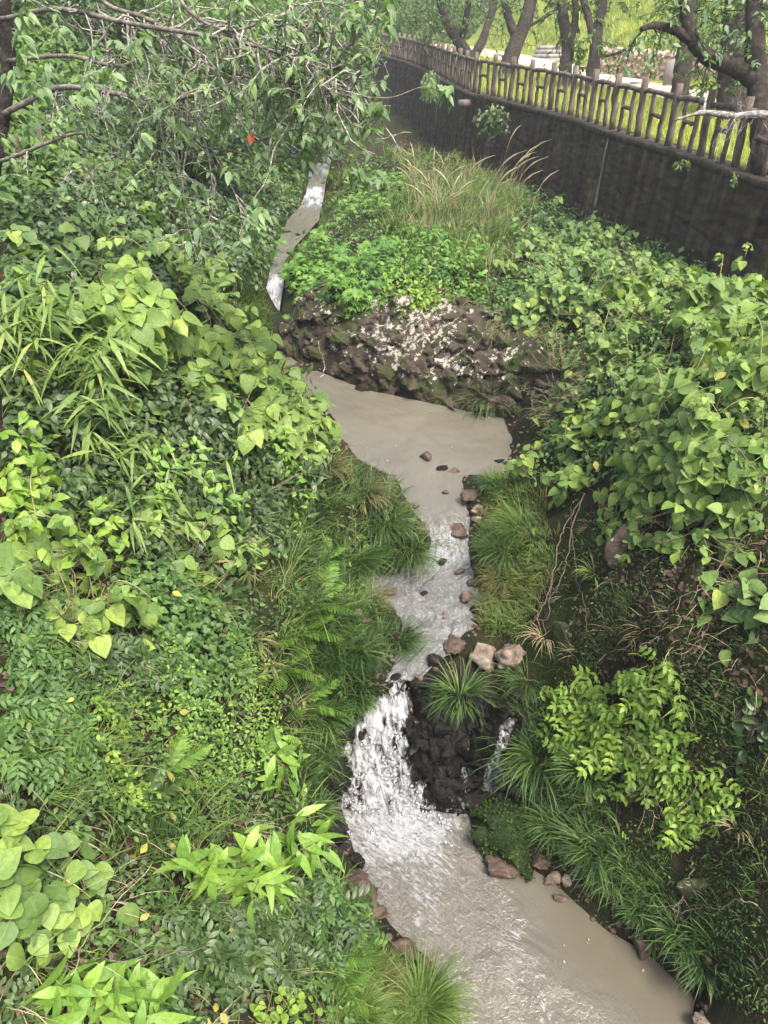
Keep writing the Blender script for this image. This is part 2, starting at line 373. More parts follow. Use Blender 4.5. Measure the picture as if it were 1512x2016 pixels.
# right bank
for px, py, d, h in [(1400, 950, 5.7, .55), (1250, 830, 7.6, .5), (1450, 700, 6.6, .5), (1300, 580, 9.6, .45), (1120, 800, 9.6, .35), (1150, 560, 12.0, .4), (1060, 460, 14.6, .35),
                     (1150, 1000, 8.2, .15), (1060, 1080, 8.75, .1), (1180, 1200, 7.5, .05), (1300, 1150, 6.9, .05), (1420, 1200, 6.25, .05), (1280, 1330, 7.0, .0), (1100, 1330, 7.9, .05),
                     (1000, 1190, 8.75, .1), (1480, 1350, 5.9, .0), (1250, 1480, 7.0, .0), (1440, 1520, 6.2, .0), (1100, 1500, 7.75, .05), (1020, 1600, 7.85, .05), (1180, 1620, 7.25, .03), (1330, 1700, 6.6, .0), (1460, 1750, 6.0, .0), (1480, 1900, 5.85, 0),
                     (1000, 1000, 9.5, .1), (1035, 900, 10.6, .2), (1060, 1420, 8.1, .05), (960, 1320, 8.35, .1), (1600, 1100, 5.3, .4), (1700, 1600, 5.2, .1), (1020, 1470, 8.1, .05)]:
    cd(px, py, d, -h)
cw(5, 5, -3.0); cw(5, 2, -2.9); cw(4.2, -3, -4.3); cw(8, 0, -2.7); cw(7.5, 9, -3.8); cw(5.5, 10, -3.75); cw(6.2, 14, -4.6); cw(4.6, 15.5, -4.55); cw(12, 8, -3.2); cw(14, 20, -4); cw(14, -4, -2.7)
# plateau above the rock, up to the wall
for px, py, d in [(700, 545, 13.4), (850, 570, 13.0), (1000, 620, 12.3), (850, 470, 15.6), (700, 470, 16.2), (980, 480, 14.8), (760, 400, 18.6), (880, 380, 18.4), (1000, 400, 17.0), (690, 340, 22.0), (800, 320, 23), (900, 310, 22.8)]:
    cd(px, py, d, -.12)
cw(3.4, 19.5, -4.7); cw(2.4, 25, -4.7); cw(1.2, 32, -5.0); cw(-1.0, 37, -4.9); cw(-1, 45, -5.0); cw(-5, 60, -2); cw(10, 60, -4); cw(10, 40, -4.2)
# foot of the rock face, just behind the far shore of the middle pool
for px, py, d, dz in [(650, 690, 13.6, .0), (760, 725, 13.2, 0), (880, 750, 12.85, 0), (990, 780, 12.45, 0)]: cd(px, py, d, dz)
# ground behind the wet ledge between the fall and the trickles
for px, py, d in [(850, 1385, 8.2), (930, 1385, 8.2), (820, 1460, 8.2), (870, 1470, 8.25), (940, 1480, 8.2), (825, 1530, 8.1), (880, 1540, 8.1), (850, 1575, 7.95)]: cd(px, py, d, -.28)
CT = np.array(CT)
_c = .06
_D = np.sqrt(((CT[:, None, :2] - CT[None, :, :2]) ** 2).sum(-1) + _c * _c)
_n = len(CT); _P = np.concatenate([np.ones((_n, 1)), CT[:, :2]], 1)
_A = np.zeros((_n + 3, _n + 3)); _A[:_n, :_n] = _D + np.eye(_n) * -1e-3; _A[:_n, _n:] = _P; _A[_n:, :_n] = _P.T
_W = np.linalg.lstsq(_A, np.concatenate([CT[:, 2], np.zeros(3)]), rcond=None)[0]
def rbf(x, y):
    x = np.asarray(x, float); sh = x.shape; x = x.ravel(); y = np.asarray(y, float).ravel(); out = np.empty_like(x)
    for i in range(0, len(x), 20000):
        s = slice(i, i + 20000)
        d = np.sqrt((x[s, None] - CT[None, :, 0]) ** 2 + (y[s, None] - CT[None, :, 1]) ** 2 + _c * _c)
        out[s] = d @ _W[:_n] + _W[_n] + _W[_n + 1] * x[s] + _W[_n + 2] * y[s]
    return out.reshape(sh)
def axis(*seg):
    a = []
    for lo, hi, st in seg: a.append(np.arange(lo, hi - 1e-6, st))
    return np.concatenate(a + [[seg[-1][1]]])
GX = axis((-14, -5, .3), (-5, 5, .065), (5, 16, .3)); GY = axis((-5, 1.5, .25), (1.5, 14, .065), (14, 30, .11), (30, 62, .5))
gx, gy = np.meshgrid(GX, GY)
GZ = rbf(gx, gy)
# lumps and ledges away from the water
_ws = np.concatenate([rl + (rr_ - rl) * t for t in np.linspace(0, 1, 9)])
_dw = np.full(gx.shape, 9.0)
for q in _ws: _dw = np.minimum(_dw, (gx - q[0]) ** 2 + (gy - q[1]) ** 2)
_dw = np.sqrt(_dw); _am = sstep(.12, .7, _dw)
GZ = GZ + _am * (.11 * fbm(gx * 1.7, gy * 1.7) + .05 * fbm(gx * 6, gy * 6, o=3))
_edge = np.concatenate([rl[i] + (rl[i + 1] - rl[i]) * t for i in range(len(rl) - 1) for t in [np.linspace(0, 1, 6, endpoint=False)[:, None]]] + [rr_[i] + (rr_[i + 1] - rr_[i]) * t for i in range(len(rl) - 1) for t in [np.linspace(0, 1, 6, endpoint=False)[:, None]]])
_de = np.full(gx.shape, 9.0)
for q in _edge: np.minimum(_de, (gx - q[0]) ** 2 + (gy - q[1]) ** 2, out=_de)
_poly = np.concatenate([rl[:, :2], rr_[::-1, :2]]); WET = np.zeros(gx.shape, bool)
for i in range(len(_poly)):
    (x1, y1), (x2, y2) = _poly[i], _poly[(i + 1) % len(_poly)]
    if y1 != y2: WET ^= ((y1 > gy) != (y2 > gy)) & (gx < (x2 - x1) * (gy - y1) / (y2 - y1) + x1)
_de = np.where(WET, 0, np.sqrt(_de))
def shore(x, y):                       # metres to the water, 0 in it
    i, fx = _gi(GX, np.asarray(x, float)); j, fy = _gi(GY, np.asarray(y, float)); return _de[j + (fy > .5), i + (fx > .5)]
def _gi(G, a):
    i = np.clip(np.searchsorted(G, a) - 1, 0, len(G) - 2); return i, np.clip((a - G[i]) / (G[i + 1] - G[i]), 0, 1)
def ground(x, y):
    x = np.asarray(x, float); y = np.asarray(y, float)
    i, fx = _gi(GX, x); j, fy = _gi(GY, y)
    return (GZ[j, i] * (1 - fx) + GZ[j, i + 1] * fx) * (1 - fy) + (GZ[j + 1, i] * (1 - fx) + GZ[j + 1, i + 1] * fx) * fy
def gnormal(x, y, e=.12):
    return nrm(np.stack([ground(x - e, y) - ground(x + e, y), ground(x, y - e) - ground(x, y + e), np.full(np.shape(x), 2 * e)], -1))
def hit(px, py, H=0.0, dmax=60):
    """first point where the pixel's ray comes within H above the ground"""
    px = np.atleast_1d(np.asarray(px, float)); py = np.atleast_1d(np.asarray(py, float)); r = ray(px, py)
    H = np.broadcast_to(np.asarray(H, float), px.shape)
    ds = np.concatenate([np.arange(1.6, 16, .05), np.arange(16, dmax, .2)])
    out = np.zeros((len(px), 3))
    for i in range(0, len(px), 800):
        s = slice(i, i + 800); P = r[s, None, :] * ds[None, :, None]
        below = P[..., 2] < ground(P[..., 0], P[..., 1]) + H[s, None]
        k = np.where(below.any(1), below.argmax(1), len(ds) - 1)
        out[s] = r[s] * ds[k][:, None]
    return out
def hit1(px, py, H=0.0): return hit([px], [py], H)[0]
def gpt(px, py): p = hit1(px, py); return np.array([p[0], p[1], float(ground(p[0], p[1]))])

# ================================================================== materials of the setting
def _soil_extra(nt, n, l, b, geo, cr, off):
    # moss cushions and damp patches lie over the soil
    z = N(n, 'ShaderNodeTexNoise', i_Scale=1.3, i_Detail=7.0, i_Roughness=.65); l.new(geo.outputs['Position'], z.inputs['Vector'])
    mr = N(n, 'ShaderNodeMapRange', i_1=.44, i_2=.55); l.new(z.outputs[0], mr.inputs[0])
    z3 = N(n, 'ShaderNodeTexNoise', i_Scale=60, i_Detail=4.0); l.new(geo.outputs['Position'], z3.inputs['Vector'])
    mc = ramp(n, [(.3, (.008, .014, .003)), (.6, (.030, .044, .008)), (.8, (.085, .095, .018))]); l.new(z3.outputs[0], mc.inputs[0])
    mx = N(n, 'ShaderNodeMix', data_type='RGBA'); l.new(mr.outputs[0], mx.inputs[0]); l.new(cr.outputs[0], mx.inputs[6]); l.new(mc.outputs[0], mx.inputs[7])
    wt = N(n, 'ShaderNodeAttribute'); wt.attribute_name = 'wet'
    wm = N(n, 'ShaderNodeMapRange', i_3=1.0, i_4=.42); l.new(wt.outputs['Fac'], wm.inputs[0]); vs = N(n, 'ShaderNodeVectorMath', operation='SCALE'); l.new(mx.outputs[2], vs.inputs[0]); l.new(wm.outputs[0], vs.inputs['Scale'])
    wr = N(n, 'ShaderNodeMapRange', i_3=.9, i_4=.35); l.new(wt.outputs['Fac'], wr.inputs[0]); l.new(wr.outputs[0], b.inputs['Roughness'])
    l.new(vs.outputs[0], b.inputs['Base Color'])
noise_mat('soil', [(.25, (.006, .005, .003)), (.5, (.022, .015, .009)), (.68, (.052, .036, .022)), (.85, (.09, .066, .044))], 7, 8, .9, .9, 22, .2, _soil_extra, .05)
noise_mat('upper_turf', [(.3, (.06, .09, .015)), (.5, (.13, .17, .03)), (.7, (.22, .24, .06)), (.85, (.30, .27, .11))], 1.4, 7, .95, .8, 14, .1, None, .08)
noise_mat('path_dust', [(.3, (.34, .29, .23)), (.6, (.44, .39, .32)), (.8, (.50, .45, .38))], 1.2, 6, .95, .3, 20, .1)
def _wall_extra(nt, n, l, b, geo, cr, off):
    # cast relief of overlapping slanted chips, water stains running down, pale lichen specks
    mp = N(n, 'ShaderNodeMapping'); mp.inputs['Rotation'].default_value = (R(20), R(34), 0); mp.inputs['Scale'].default_value = (2.2, 2.2, 6.0)
    l.new(geo.outputs['Position'], mp.inputs[0])
    nd = N(n, 'ShaderNodeTexNoise', i_Scale=3.0, i_Detail=3.0); l.new(geo.outputs['Position'], nd.inputs['Vector'])
    ma = N(n, 'ShaderNodeVectorMath', operation='ADD'); sc2 = N(n, 'ShaderNodeVectorMath', operation='SCALE'); sc2.inputs['Scale'].default_value = .6
    l.new(nd.outputs['Color'], sc2.inputs[0]); l.new(mp.outputs[0], ma.inputs[0]); l.new(sc2.outputs[0], ma.inputs[1])
    vo = N(n, 'ShaderNodeTexVoronoi', i_Scale=1.0); l.new(ma.outputs[0], vo.inputs['Vector'])
    z2 = N(n, 'ShaderNodeTexNoise', i_Scale=45.0, i_Detail=5.0); l.new(geo.outputs['Position'], z2.inputs['Vector'])
    am = N(n, 'ShaderNodeMath', operation='MULTIPLY_ADD', i_1=.35); l.new(z2.outputs[0], am.inputs[0]); l.new(vo.outputs['Distance'], am.inputs[2])
    bp = N(n, 'ShaderNodeBump', i_Strength=1.0, i_Distance=.07); l.new(am.outputs[0], bp.inputs['Height']); l.new(bp.outputs[0], b.inputs['Normal'])
    st = N(n, 'ShaderNodeMapping'); st.inputs['Scale'].default_value = (2.2, 2.2, .16); l.new(geo.outputs['Position'], st.inputs[0])
    zs = N(n, 'ShaderNodeTexNoise', i_Scale=1.6, i_Detail=6.0, i_Roughness=.6); l.new(st.outputs[0], zs.inputs['Vector'])
    sr = ramp(n, [(.36, (.45, .41, .37)), (.48, (1, 1, 1)), (.58, (1.25, 1.35, 1.0)), (.70, (2.8, 2.6, 2.3))]); l.new(zs.outputs[0], sr.inputs[0])
    mx = N(n, 'ShaderNodeMix', data_type='RGBA', blend_type='MULTIPLY'); mx.inputs[0].default_value = 1; l.new(cr.outputs[0], mx.inputs[6]); l.new(sr.outputs[0], mx.inputs[7])
    v2 = N(n, 'ShaderNodeTexVoronoi', i_Scale=2.6, i_Randomness=1.0); l.new(geo.outputs['Position'], v2.inputs['Vector'])
    sp = N(n, 'ShaderNodeMapRange', i_1=.045, i_2=.06, i_3=1, i_4=0); l.new(v2.outputs['Distance'], sp.inputs[0])
    m2 = N(n, 'ShaderNodeMix', data_type='RGBA'); l.new(sp.outputs[0], m2.inputs[0]); l.new(mx.outputs[2], m2.inputs[6]); m2.inputs[7].default_value = (.4, .4, .36, 1)
    l.new(m2.outputs[2], b.inputs['Base Color'])
noise_mat('stained_concrete', [(.3, (.020, .014, .010)), (.5, (.048, .035, .025)), (.7, (.085, .065, .047))], 2.2, 8, .88, .5, 30, .2, _wall_extra)
noise_mat('cap_concrete', [(.3, (.018, .020, .010)), (.5, (.055, .046, .034)), (.7, (.12, .10, .08))], 7, 8, .95, .6, 40, .2)
noise_mat('seam_lime', [(.35, (.10, .085, .07)), (.6, (.3, .28, .25))], 9, 6, .95, .4, 40, .2)
noise_mat('log_concrete', [(.28, (.035, .026, .020)), (.48, (.11, .084, .066)), (.62, (.19, .155, .128)), (.78, (.30, .27, .23))], 9, 8, .9, .8, 26, .25, None, .02, (1, 1, .3))
noise_mat('pink_stone', [(.3, (.26, .15, .12)), (.5, (.52, .36, .31)), (.7, (.66, .52, .47))], 3, 6, .9, .4, 30, .2)
noise_mat('grey_stone', [(.3, (.10, .095, .085)), (.5, (.24, .22, .20)), (.72, (.42, .39, .36))], 5, 8, .85, .6, 24, .3)
noise_mat('black_metal', [(.3, (.01, .01, .01)), (.7, (.03, .03, .03))], 9, 3, .5, .1, 40, .4)
noise_mat('board_grey', [(.3, (.16, .15, .14)), (.7, (.26, .25, .24))], 4, 5, .8, .2, 40, .3)
noise_mat('green_paint', [(.3, (.06, .22, .12)), (.7, (.10, .30, .18))], 4, 4, .5, .1, 40, .4)

# ================================================================== ground sheet
nx, ny = len(GX), len(GY)
ii = (np.arange(ny - 1)[:, None] * nx + np.arange(nx - 1)[None]).ravel()
quads = np.stack([ii, ii + 1, ii + nx + 1, ii + nx], -1)
me = make_mesh('ground', np.stack([gx, gy, GZ], -1).reshape(-1, 3), quads, mat=MATS['soil'], attrs={'wet': (1 - sstep(.02, .24, _de)).ravel()})
tag(link('ground', me), kind='structure')

# ================================================================== water
def catmull(P, m):
    """m samples per span"""
    P = np.asarray(P, float); Q = np.concatenate([[2 * P[0] - P[1]], P, [2 * P[-1] - P[-2]]]); out = []
    for i in range(len(P) - 1):
        p0, p1, p2, p3 = Q[i:i + 4]
        for t in np.linspace(0, 1, m, endpoint=False):
            out.append(.5 * ((2 * p1) + (p2 - p0) * t + (2 * p0 - 5 * p1 + 4 * p2 - p3) * t * t + (3 * p1 - p0 - 3 * p2 + p3) * t ** 3))
    out.append(P[-1]); return np.array(out)
def lerp_rows(P, m):
    out = []
    for i in range(len(P) - 1):
        for t in np.linspace(0, 1, m, endpoint=False): out.append(P[i] + (P[i + 1] - P[i]) * t)
    out.append(P[-1]); return np.array(out)
def water_mat(name, shallow, deep, ripple=1.0, grey=.55, fine=13.0):
    """silty stream: cloudy body colour, a glossy surface, froth where the attribute says the water is broken"""
    m, nt, n, l, b = _mat(name)
    at = N(n, 'ShaderNodeAttribute'); at.attribute_name = 'foam'
    fl = N(n, 'ShaderNodeAttribute'); fl.attribute_name = 'agit'
    uv = N(n, 'ShaderNodeUVMap')
    geo = N(n, 'ShaderNodeNewGeometry')
    # froth: torn lace, drawn out along the current
    mp = N(n, 'ShaderNodeMapping'); mp.inputs['Scale'].default_value = (12, 7, 1); l.new(uv.outputs[0], mp.inputs[0])
    z1 = N(n, 'ShaderNodeTexNoise', i_Scale=1.0, i_Detail=5.0, i_Roughness=.62, i_Distortion=1.6); l.new(mp.outputs[0], z1.inputs['Vector'])
    z2 = N(n, 'ShaderNodeTexVoronoi', i_Scale=2.6, feature='SMOOTH_F1'); z2.inputs['Smoothness'].default_value = .4; l.new(mp.outputs[0], z2.inputs['Vector'])
    ad = N(n, 'ShaderNodeMath', operation='MULTIPLY_ADD', i_1=.28); l.new(z2.outputs['Distance'], ad.inputs[0]); l.new(z1.outputs[0], ad.inputs[2])
    th = N(n, 'ShaderNodeMath', operation='ADD'); l.new(ad.outputs[0], th.inputs[0]); l.new(at.outputs['Fac'], th.inputs[1])
    fm = N(n, 'ShaderNodeMapRange', i_1=.88, i_2=1.42); fm.interpolation_type = 'SMOOTHSTEP'; l.new(th.outputs[0], fm.inputs[0])
    zc = N(n, 'ShaderNodeTexNoise', i_Scale=1.1, i_Detail=4.0); l.new(geo.outputs['Position'], zc.inputs['Vector'])
    cr = ramp(n, [(.3, deep), (.7, shallow)]); l.new(zc.outputs[0], cr.inputs[0])
    mx = N(n, 'ShaderNodeMix', data_type='RGBA'); l.new(fm.outputs[0], mx.inputs[0]); l.new(cr.outputs[0], mx.inputs[6]); mx.inputs[7].default_value = (.31, .32, .34, 1)
    gm = N(n, 'ShaderNodeMix', data_type='RGBA'); gf = N(n, 'ShaderNodeMath', operation='MULTIPLY', i_1=grey); l.new(fl.outputs['Fac'], gf.inputs[0]); l.new(gf.outputs[0], gm.inputs[0]); l.new(cr.outputs[0], gm.inputs[6]); gm.inputs[7].default_value = (.115, .125, .145, 1); l.new(gm.outputs[2], mx.inputs[6])  # agitated water: aerated grey, with blue-grey sky reflection mixed into the base colour
    l.new(mx.outputs[2], b.inputs['Base Color'])
    rg = N(n, 'ShaderNodeMapRange', i_1=0, i_2=1, i_3=.05, i_4=.8); l.new(fm.outputs[0], rg.inputs[0]); l.new(rg.outputs[0], b.inputs['Roughness'])
    b.inputs['IOR'].default_value = 1.42; b.inputs['Specular IOR Level'].default_value = .75
    # ripples
    w1 = N(n, 'ShaderNodeTexNoise', i_Scale=fine, i_Detail=4.0, i_Roughness=.6, i_Distortion=.8); l.new(geo.outputs['Position'], w1.inputs['Vector'])
    mp2 = N(n, 'ShaderNodeMapping'); mp2.inputs['Scale'].default_value = (fine, fine * .55, 1); l.new(uv.outputs[0], mp2.inputs[0])
    w2 = N(n, 'ShaderNodeTexNoise', i_Scale=1.0, i_Detail=5.0, i_Roughness=.65, i_Distortion=1.0); l.new(mp2.outputs[0], w2.inputs['Vector'])
    wa = N(n, 'ShaderNodeMath', operation='ADD'); l.new(w1.outputs[0], wa.inputs[0]); l.new(w2.outputs[0], wa.inputs[1])
    wb = N(n, 'ShaderNodeMath', operation='MULTIPLY_ADD', i_1=.5); l.new(fm.outputs[0], wb.inputs[0]); l.new(wa.outputs[0], wb.inputs[2])
    bs = N(n, 'ShaderNodeMapRange', i_1=0, i_2=1, i_3=.03, i_4=1.0 * ripple); l.new(fl.outputs['Fac'], bs.inputs[0])
    bp = N(n, 'ShaderNodeBump', i_Distance=.06); l.new(bs.outputs[0], bp.inputs['Strength']); l.new(wb.outputs[0], bp.inputs['Height']); l.new(bp.outputs[0], b.inputs['Normal'])
    MATS[name] = m; return m
water_mat('silty_water', (.130, .116, .082), (.102, .091, .065), .6)
water_mat('pool_water', (.112, .100, .074), (.088, .079, .059), .6, .25, 22.0)
def ribbon(name, L, Rr, across, foamf, agitf, wave, widen=.12, mat=None):
    n = len(L); t = np.linspace(-widen, 1 + widen, across)
    P = L[:, None] + (Rr - L)[:, None] * t[None, :, None]
    mid = (L + Rr) / 2; s = np.concatenate([[0], np.cumsum(np.linalg.norm(np.diff(mid, axis=0), axis=1))])
    S = np.repeat(s[:, None], across, 1); Wd = np.linalg.norm(Rr - L, axis=1)[:, None] * (t[None] - .5)
    foam = foamf(P, t[None].repeat(n, 0), S); ag = agitf(P, t[None].repeat(n, 0), S)
    P = P.copy(); P[..., 2] += wave * ag * (fbm(P[..., 0] * 7, P[..., 1] * 7, o=3) * .6 + fbm(Wd * 14, S * 5, o=3) * .4)
    i = (np.arange(n - 1)[:, None] * across + np.arange(across - 1)[None]).ravel()
    q = np.stack([i, i + 1, i + across + 1, i + across], -1)
    me = make_mesh(name, P.reshape(-1, 3), q, uv=np.stack([Wd, S], -1).reshape(-1, 2), mat=mat or MATS['silty_water'], attrs={'foam': foam.ravel(), 'agit': ag.ravel()})
    return me
iF = 32; iM = 13                       # first rows of the lower and the middle pool
A = lambda a, b, m: (lerp_rows(rl[a:b], m), lerp_rows(rr_[a:b], m))
FB = (rl[32] + rr_[32]) / 2            # foot of the fall
FBm = (rl[32] * .62 + rr_[32] * .38)
def foam_low(P, t, S):
    d = np.sqrt(((P[..., 0] - FBm[0]) * .8) ** 2 + (P[..., 1] - FBm[1]) ** 2)
    f = .64 - .32 * sstep(.05, .9, d) - .16 * sstep(.5, 2.6, d) + .10 * fbm(P[..., 0] * 2.5, P[..., 1] * 2.5, o=3)
    return f - .35 * sstep(.5, .8, t) * sstep(.4, 1.1, d)
def agit_low(P, t, S):
    d = np.sqrt((P[..., 0] - FBm[0]) ** 2 + (P[..., 1] - FBm[1]) ** 2)
    quiet = sstep(.48, .78, t + .10 * np.sin(S * 4)) * sstep(.8, 1.6, d)
    return np.clip(1.0 - .5 * sstep(.3, 3.0, d), 0, 1) * (1 - .97 * quiet)
L, Q = A(iF, len(rl), 14)
tag(link('lower_pool', ribbon('lower_pool', L, Q, 150, foam_low, agit_low, .022, .10, MATS['pool_water'])), kind='structure')
# fall and run below the middle pool
def foam_mid(P, t, S):
    z = P[..., 2]
    fall = .78 * sstep(-6.02, -6.28, z)
    rapid = .55 * sstep(-5.56, -5.66, z) * (1 - sstep(-5.80, -5.88, z))
    run = .25 * sstep(-5.52, -5.6, z)  # thin foam over the run, also painting in its pale sky reflection
    return np.maximum(np.maximum(fall, rapid), run) + .1 * fbm(P[..., 0] * 2.2, P[..., 1] * 2.2, o=2)
def agit_mid(P, t, S):
    z = P[..., 2]; return .20 + .80 * sstep(-5.505, -5.62, z)
L, Q = A(iM, 28, 12)
tag(link('stream', ribbon('stream', L, Q, 90, foam_mid, agit_mid, .05, .13)), kind='structure')
def foam_up(P, t, S):
    z = P[..., 2]
    f = .55 * sstep(-4.84, -4.98, z) * (1 - sstep(-5.40, -5.48, z)) + .55 * sstep(-4.4, -4.5, z) * (1 - sstep(-4.62, -4.68, z)) + .42 * sstep(-4.1, -4.2, z) * (1 - sstep(-4.3, -4.36, z)); return f + .34 * np.minimum(1, f * 2.5) * fbm(P[..., 0] * 11, S * 3.5, o=3) - .5 * np.abs(t - .5) ** 3
L, Q = A(0, iM + 1, 8)
tag(link('upper_stream', ribbon('upper_stream', L, Q, 30, foam_up, lambda P, t, S: .35 + .6 * np.clip(foam_up(P, t, S) * 2, 0, 1), .04, -.06)), kind='structure')

# ================================================================== retaining wall and what lies above it
ZW = -2.6
WP = catmull(np.array([(10.2, 4.0), (8.3, 9.0), (6.62, 14.2), (6.02, 17.4), (5.42, 19.9), (4.75, 23.4), (3.35, 28.0), (2.72, 30.2), (1.62, 41.0), (.0, 50.0), (-3, 60.0)]), 24)
ws = np.concatenate([[0], np.cumsum(np.linalg.norm(np.diff(WP, axis=0), axis=1))])
def wall_at(s):
    p = np.stack([np.interp(s, ws, WP[:, 0]), np.interp(s, ws, WP[:, 1])], -1)
    q = np.stack([np.interp(s + .3, ws, WP[:, 0]) - np.interp(s - .3, ws, WP[:, 0]), np.interp(s + .3, ws, WP[:, 1]) - np.interp(s - .3, ws, WP[:, 1])], -1)
    tg = nrm(q); back = np.stack([tg[..., 1], -tg[..., 0]], -1)      # away from the stream
    return p, tg, back
SS = np.arange(0, ws[-1] - .4, .09); wp, wt, wb = wall_at(SS)
def sheet(rows):
    P = np.stack(rows, 1); n, m = P.shape[:2]; i = (np.arange(n - 1)[:, None] * m + np.arange(m - 1)[None]).ravel()
    return P.reshape(-1, 3), np.stack([i, i + m, i + m + 1, i + 1], -1)
def wp3(off, z): return np.concatenate([wp + wb * off, np.full((len(wp), 1), 0) + np.asarray(z).reshape(-1, 1)], 1)
wall = thing('retaining_wall', (wp[98, 0], wp[98, 1], -4.6), 'long dark stained concrete retaining wall below the log-style fence', 'wall')
def chips(s, z):                       # cast face of slanted overlapping chips
    a = s * 1.1 + z * .9; b = z * 5.5 - s * 1.4
    r1 = 1 - np.abs(fbm(a * 2.2, b, o=2)) * 1.6
    return .030 * np.clip(r1, 0, 1) ** 2 + .012 * fbm(s * 14, z * 14, o=2) + .02 * fbm(s * .7, z * .7, o=2)
rowsw = [None] + [wp3(-.16 * (k / 52), ZW - .10 - 2.6 * k / 52) for k in range(53)]
jit = [None] + [r - np.concatenate([wb * (chips(SS, r[:, 2])[:, None]), np.zeros((len(SS), 1))], 1) for r in rowsw[1:]]
v, q = sheet(jit[1:]); me = make_mesh('wall_face', v, q, mat=MATS['stained_concrete']); part('wall_face', me, None, wall)
cz = ZW + .01 * fbm(SS * 3, SS * 0)
v, q = sheet([wp3(.46, ZW - .25), wp3(.45, cz + .012), wp3(.3, cz + .02), wp3(-.02, cz + .012), wp3(-.045, cz - .015), wp3(-.045, ZW - .12), wp3(.02, ZW - .13)])
me = make_mesh('capping', v, q, mat=MATS['cap_concrete']); part('capping', me, None, wall)
# lime seam running down a joint, drain pipe in a short concrete collar
def wall_s(px, py):                    # arc position seen at a pixel of the cap edge
    pr = to_px(np.concatenate([wp, np.full((len(wp), 1), ZW)], 1)); return SS[np.argmin(np.abs(pr[:, 0] - px) + np.where(pr[:, 2] > 0, 0, 1e6))]
def seam(px, w, z1):
    s0 = wall_s(px, 0); mb = MB(); zz = np.linspace(ZW - .14, z1, 16)
    rows = []
    for sg in (-1, 1):
        s = s0 + sg * w + .03 * fbm(zz * 3 + sg, zz * 0 + px) ; p, t, b = wall_at(s)
        off = -.16 * ((ZW - .10 - zz) / 2.6) - .055
        rows.append(np.concatenate([p + b * off[:, None], zz[:, None]], 1))
    v, q = sheet(rows); part('lime_seam', make_mesh('lime_seam', v, q, mat=MATS['seam_lime']), None, wall)
seam(1205, .035, -4.3); seam(868, .05, -4.2)
mb = MB(); s0 = wall_s(928, 0); p, t, b = wall_at(np.array([s0])); p = p[0]; b = b[0]
mb.tube([(p[0] + b[0] * o, p[1] + b[1] * o, ZW - .30) for o in (.2, 0, -.2, -.42)], .13, 12); part('drain_pipe', mb, MATS['log_concrete'], wall)

# turf strip, path, hillside
def hillz(t, s):
    h = .02 + .10 * sstep(.5, 3.2, t) + .05 * fbm(t * .8, s * .5) * sstep(.5, 1.5, t)
    h = h + 7.5 * np.clip((t - 8.2) / 14, 0, 3) ** 1.0 * sstep(8.0, 10.5, t) * (1 + .25 * fbm(t * .25, s * .16, o=3)) + .35 * sstep(8.6, 10, t) * fbm(t * .9, s * .9)
    return ZW + h
T_ = np.concatenate([np.arange(.44, 4, .3), np.arange(4, 12, .4), np.arange(12, 46, 1.2)])
s2 = np.arange(0, ws[-1] - .4, .5); p2, t2, b2 = wall_at(s2)
# hill rows fan out along one fixed direction so they never cross
bd = nrm(np.array([1.0, .35]))
def up_pt(s, t):
    p, tg, b = wall_at(np.asarray(s, float)); d = nrm(b * (1 - sstep(4, 10, np.asarray(t))[..., None]) + bd * sstep(4, 10, np.asarray(t))[..., None])
    return p + d * np.asarray(t)[..., None]
SG, TG = np.meshgrid(s2, T_, indexing='ij'); pts = up_pt(SG, TG)
Pz = np.concatenate([pts, hillz(TG, SG)[..., None]], -1); n, m = SG.shape
i = (np.arange(n - 1)[:, None] * m + np.arange(m - 1)[None]).ravel()
tag(link('upper_ground', make_mesh('upper_ground', Pz.reshape(-1, 3), np.stack([i, i + m, i + m + 1, i + 1], -1), mat=MATS['upper_turf'])), kind='structure')
TT = np.linspace(4.3, 7.0, 7); SG, TG = np.meshgrid(np.arange(3, ws[-1] - 1, .5), TT, indexing='ij'); TG = TG + .18 * fbm(SG * .6, TG * 0) * np.where((TG < 4.4) | (TG > 6.9), 1, 0)
pts = up_pt(SG, TG); Pz = np.concatenate([pts, (hillz(TG, SG) + .035)[..., None]], -1); n, m = SG.shape
i = (np.arange(n - 1)[:, None] * m + np.arange(m - 1)[None]).ravel()
tag(link('path', make_mesh('path', Pz.reshape(-1, 3), np.stack([i, i + m, i + m + 1, i + 1], -1), mat=MATS['path_dust'])), kind='structure')

# ================================================================== log-style fence
def log_mesh(name, h, w, mat, seed, k=8, rings=6, lean=0):
    rg = np.random.default_rng(seed); mb = MB()
    z = np.linspace(0, h, rings); r = w / 2 * (1 + .10 * (rg.random(rings) - .5)); r[-1] *= .93
    mb.tube(np.stack([.012 * rg.standard_normal(rings), .012 * rg.standard_normal(rings), z], -1), r, k, True, .09)
    return mb.mesh(name, mat)
LC = MATS['log_concrete']
post_m = [log_mesh('post', 1.20, .16, LC, s) for s in range(4)]
bal_m = [log_mesh('baluster', .92, .10, LC, 10 + s) for s in range(4)]
def span_mesh(name, l, w, sag, seed):
    rg = np.random.default_rng(seed); mb = MB(); x = np.linspace(0, l, 7)
    mb.tube(np.stack([x, .012 * rg.standard_normal(7), sag * np.sin(x / l * math.pi) + .008 * rg.standard_normal(7)], -1), w / 2 * (1 + .12 * (rg.random(7) - .5)), 8, True, .08)
    return mb.mesh(name, LC)
BAY = 1.30
rail_m = [span_mesh('rail', BAY + .04, .11, .018, 20 + s) for s in range(3)]
bar_m = [span_mesh('crossbar', BAY * .34, .09, 0, 30 + s) for s in range(3)]
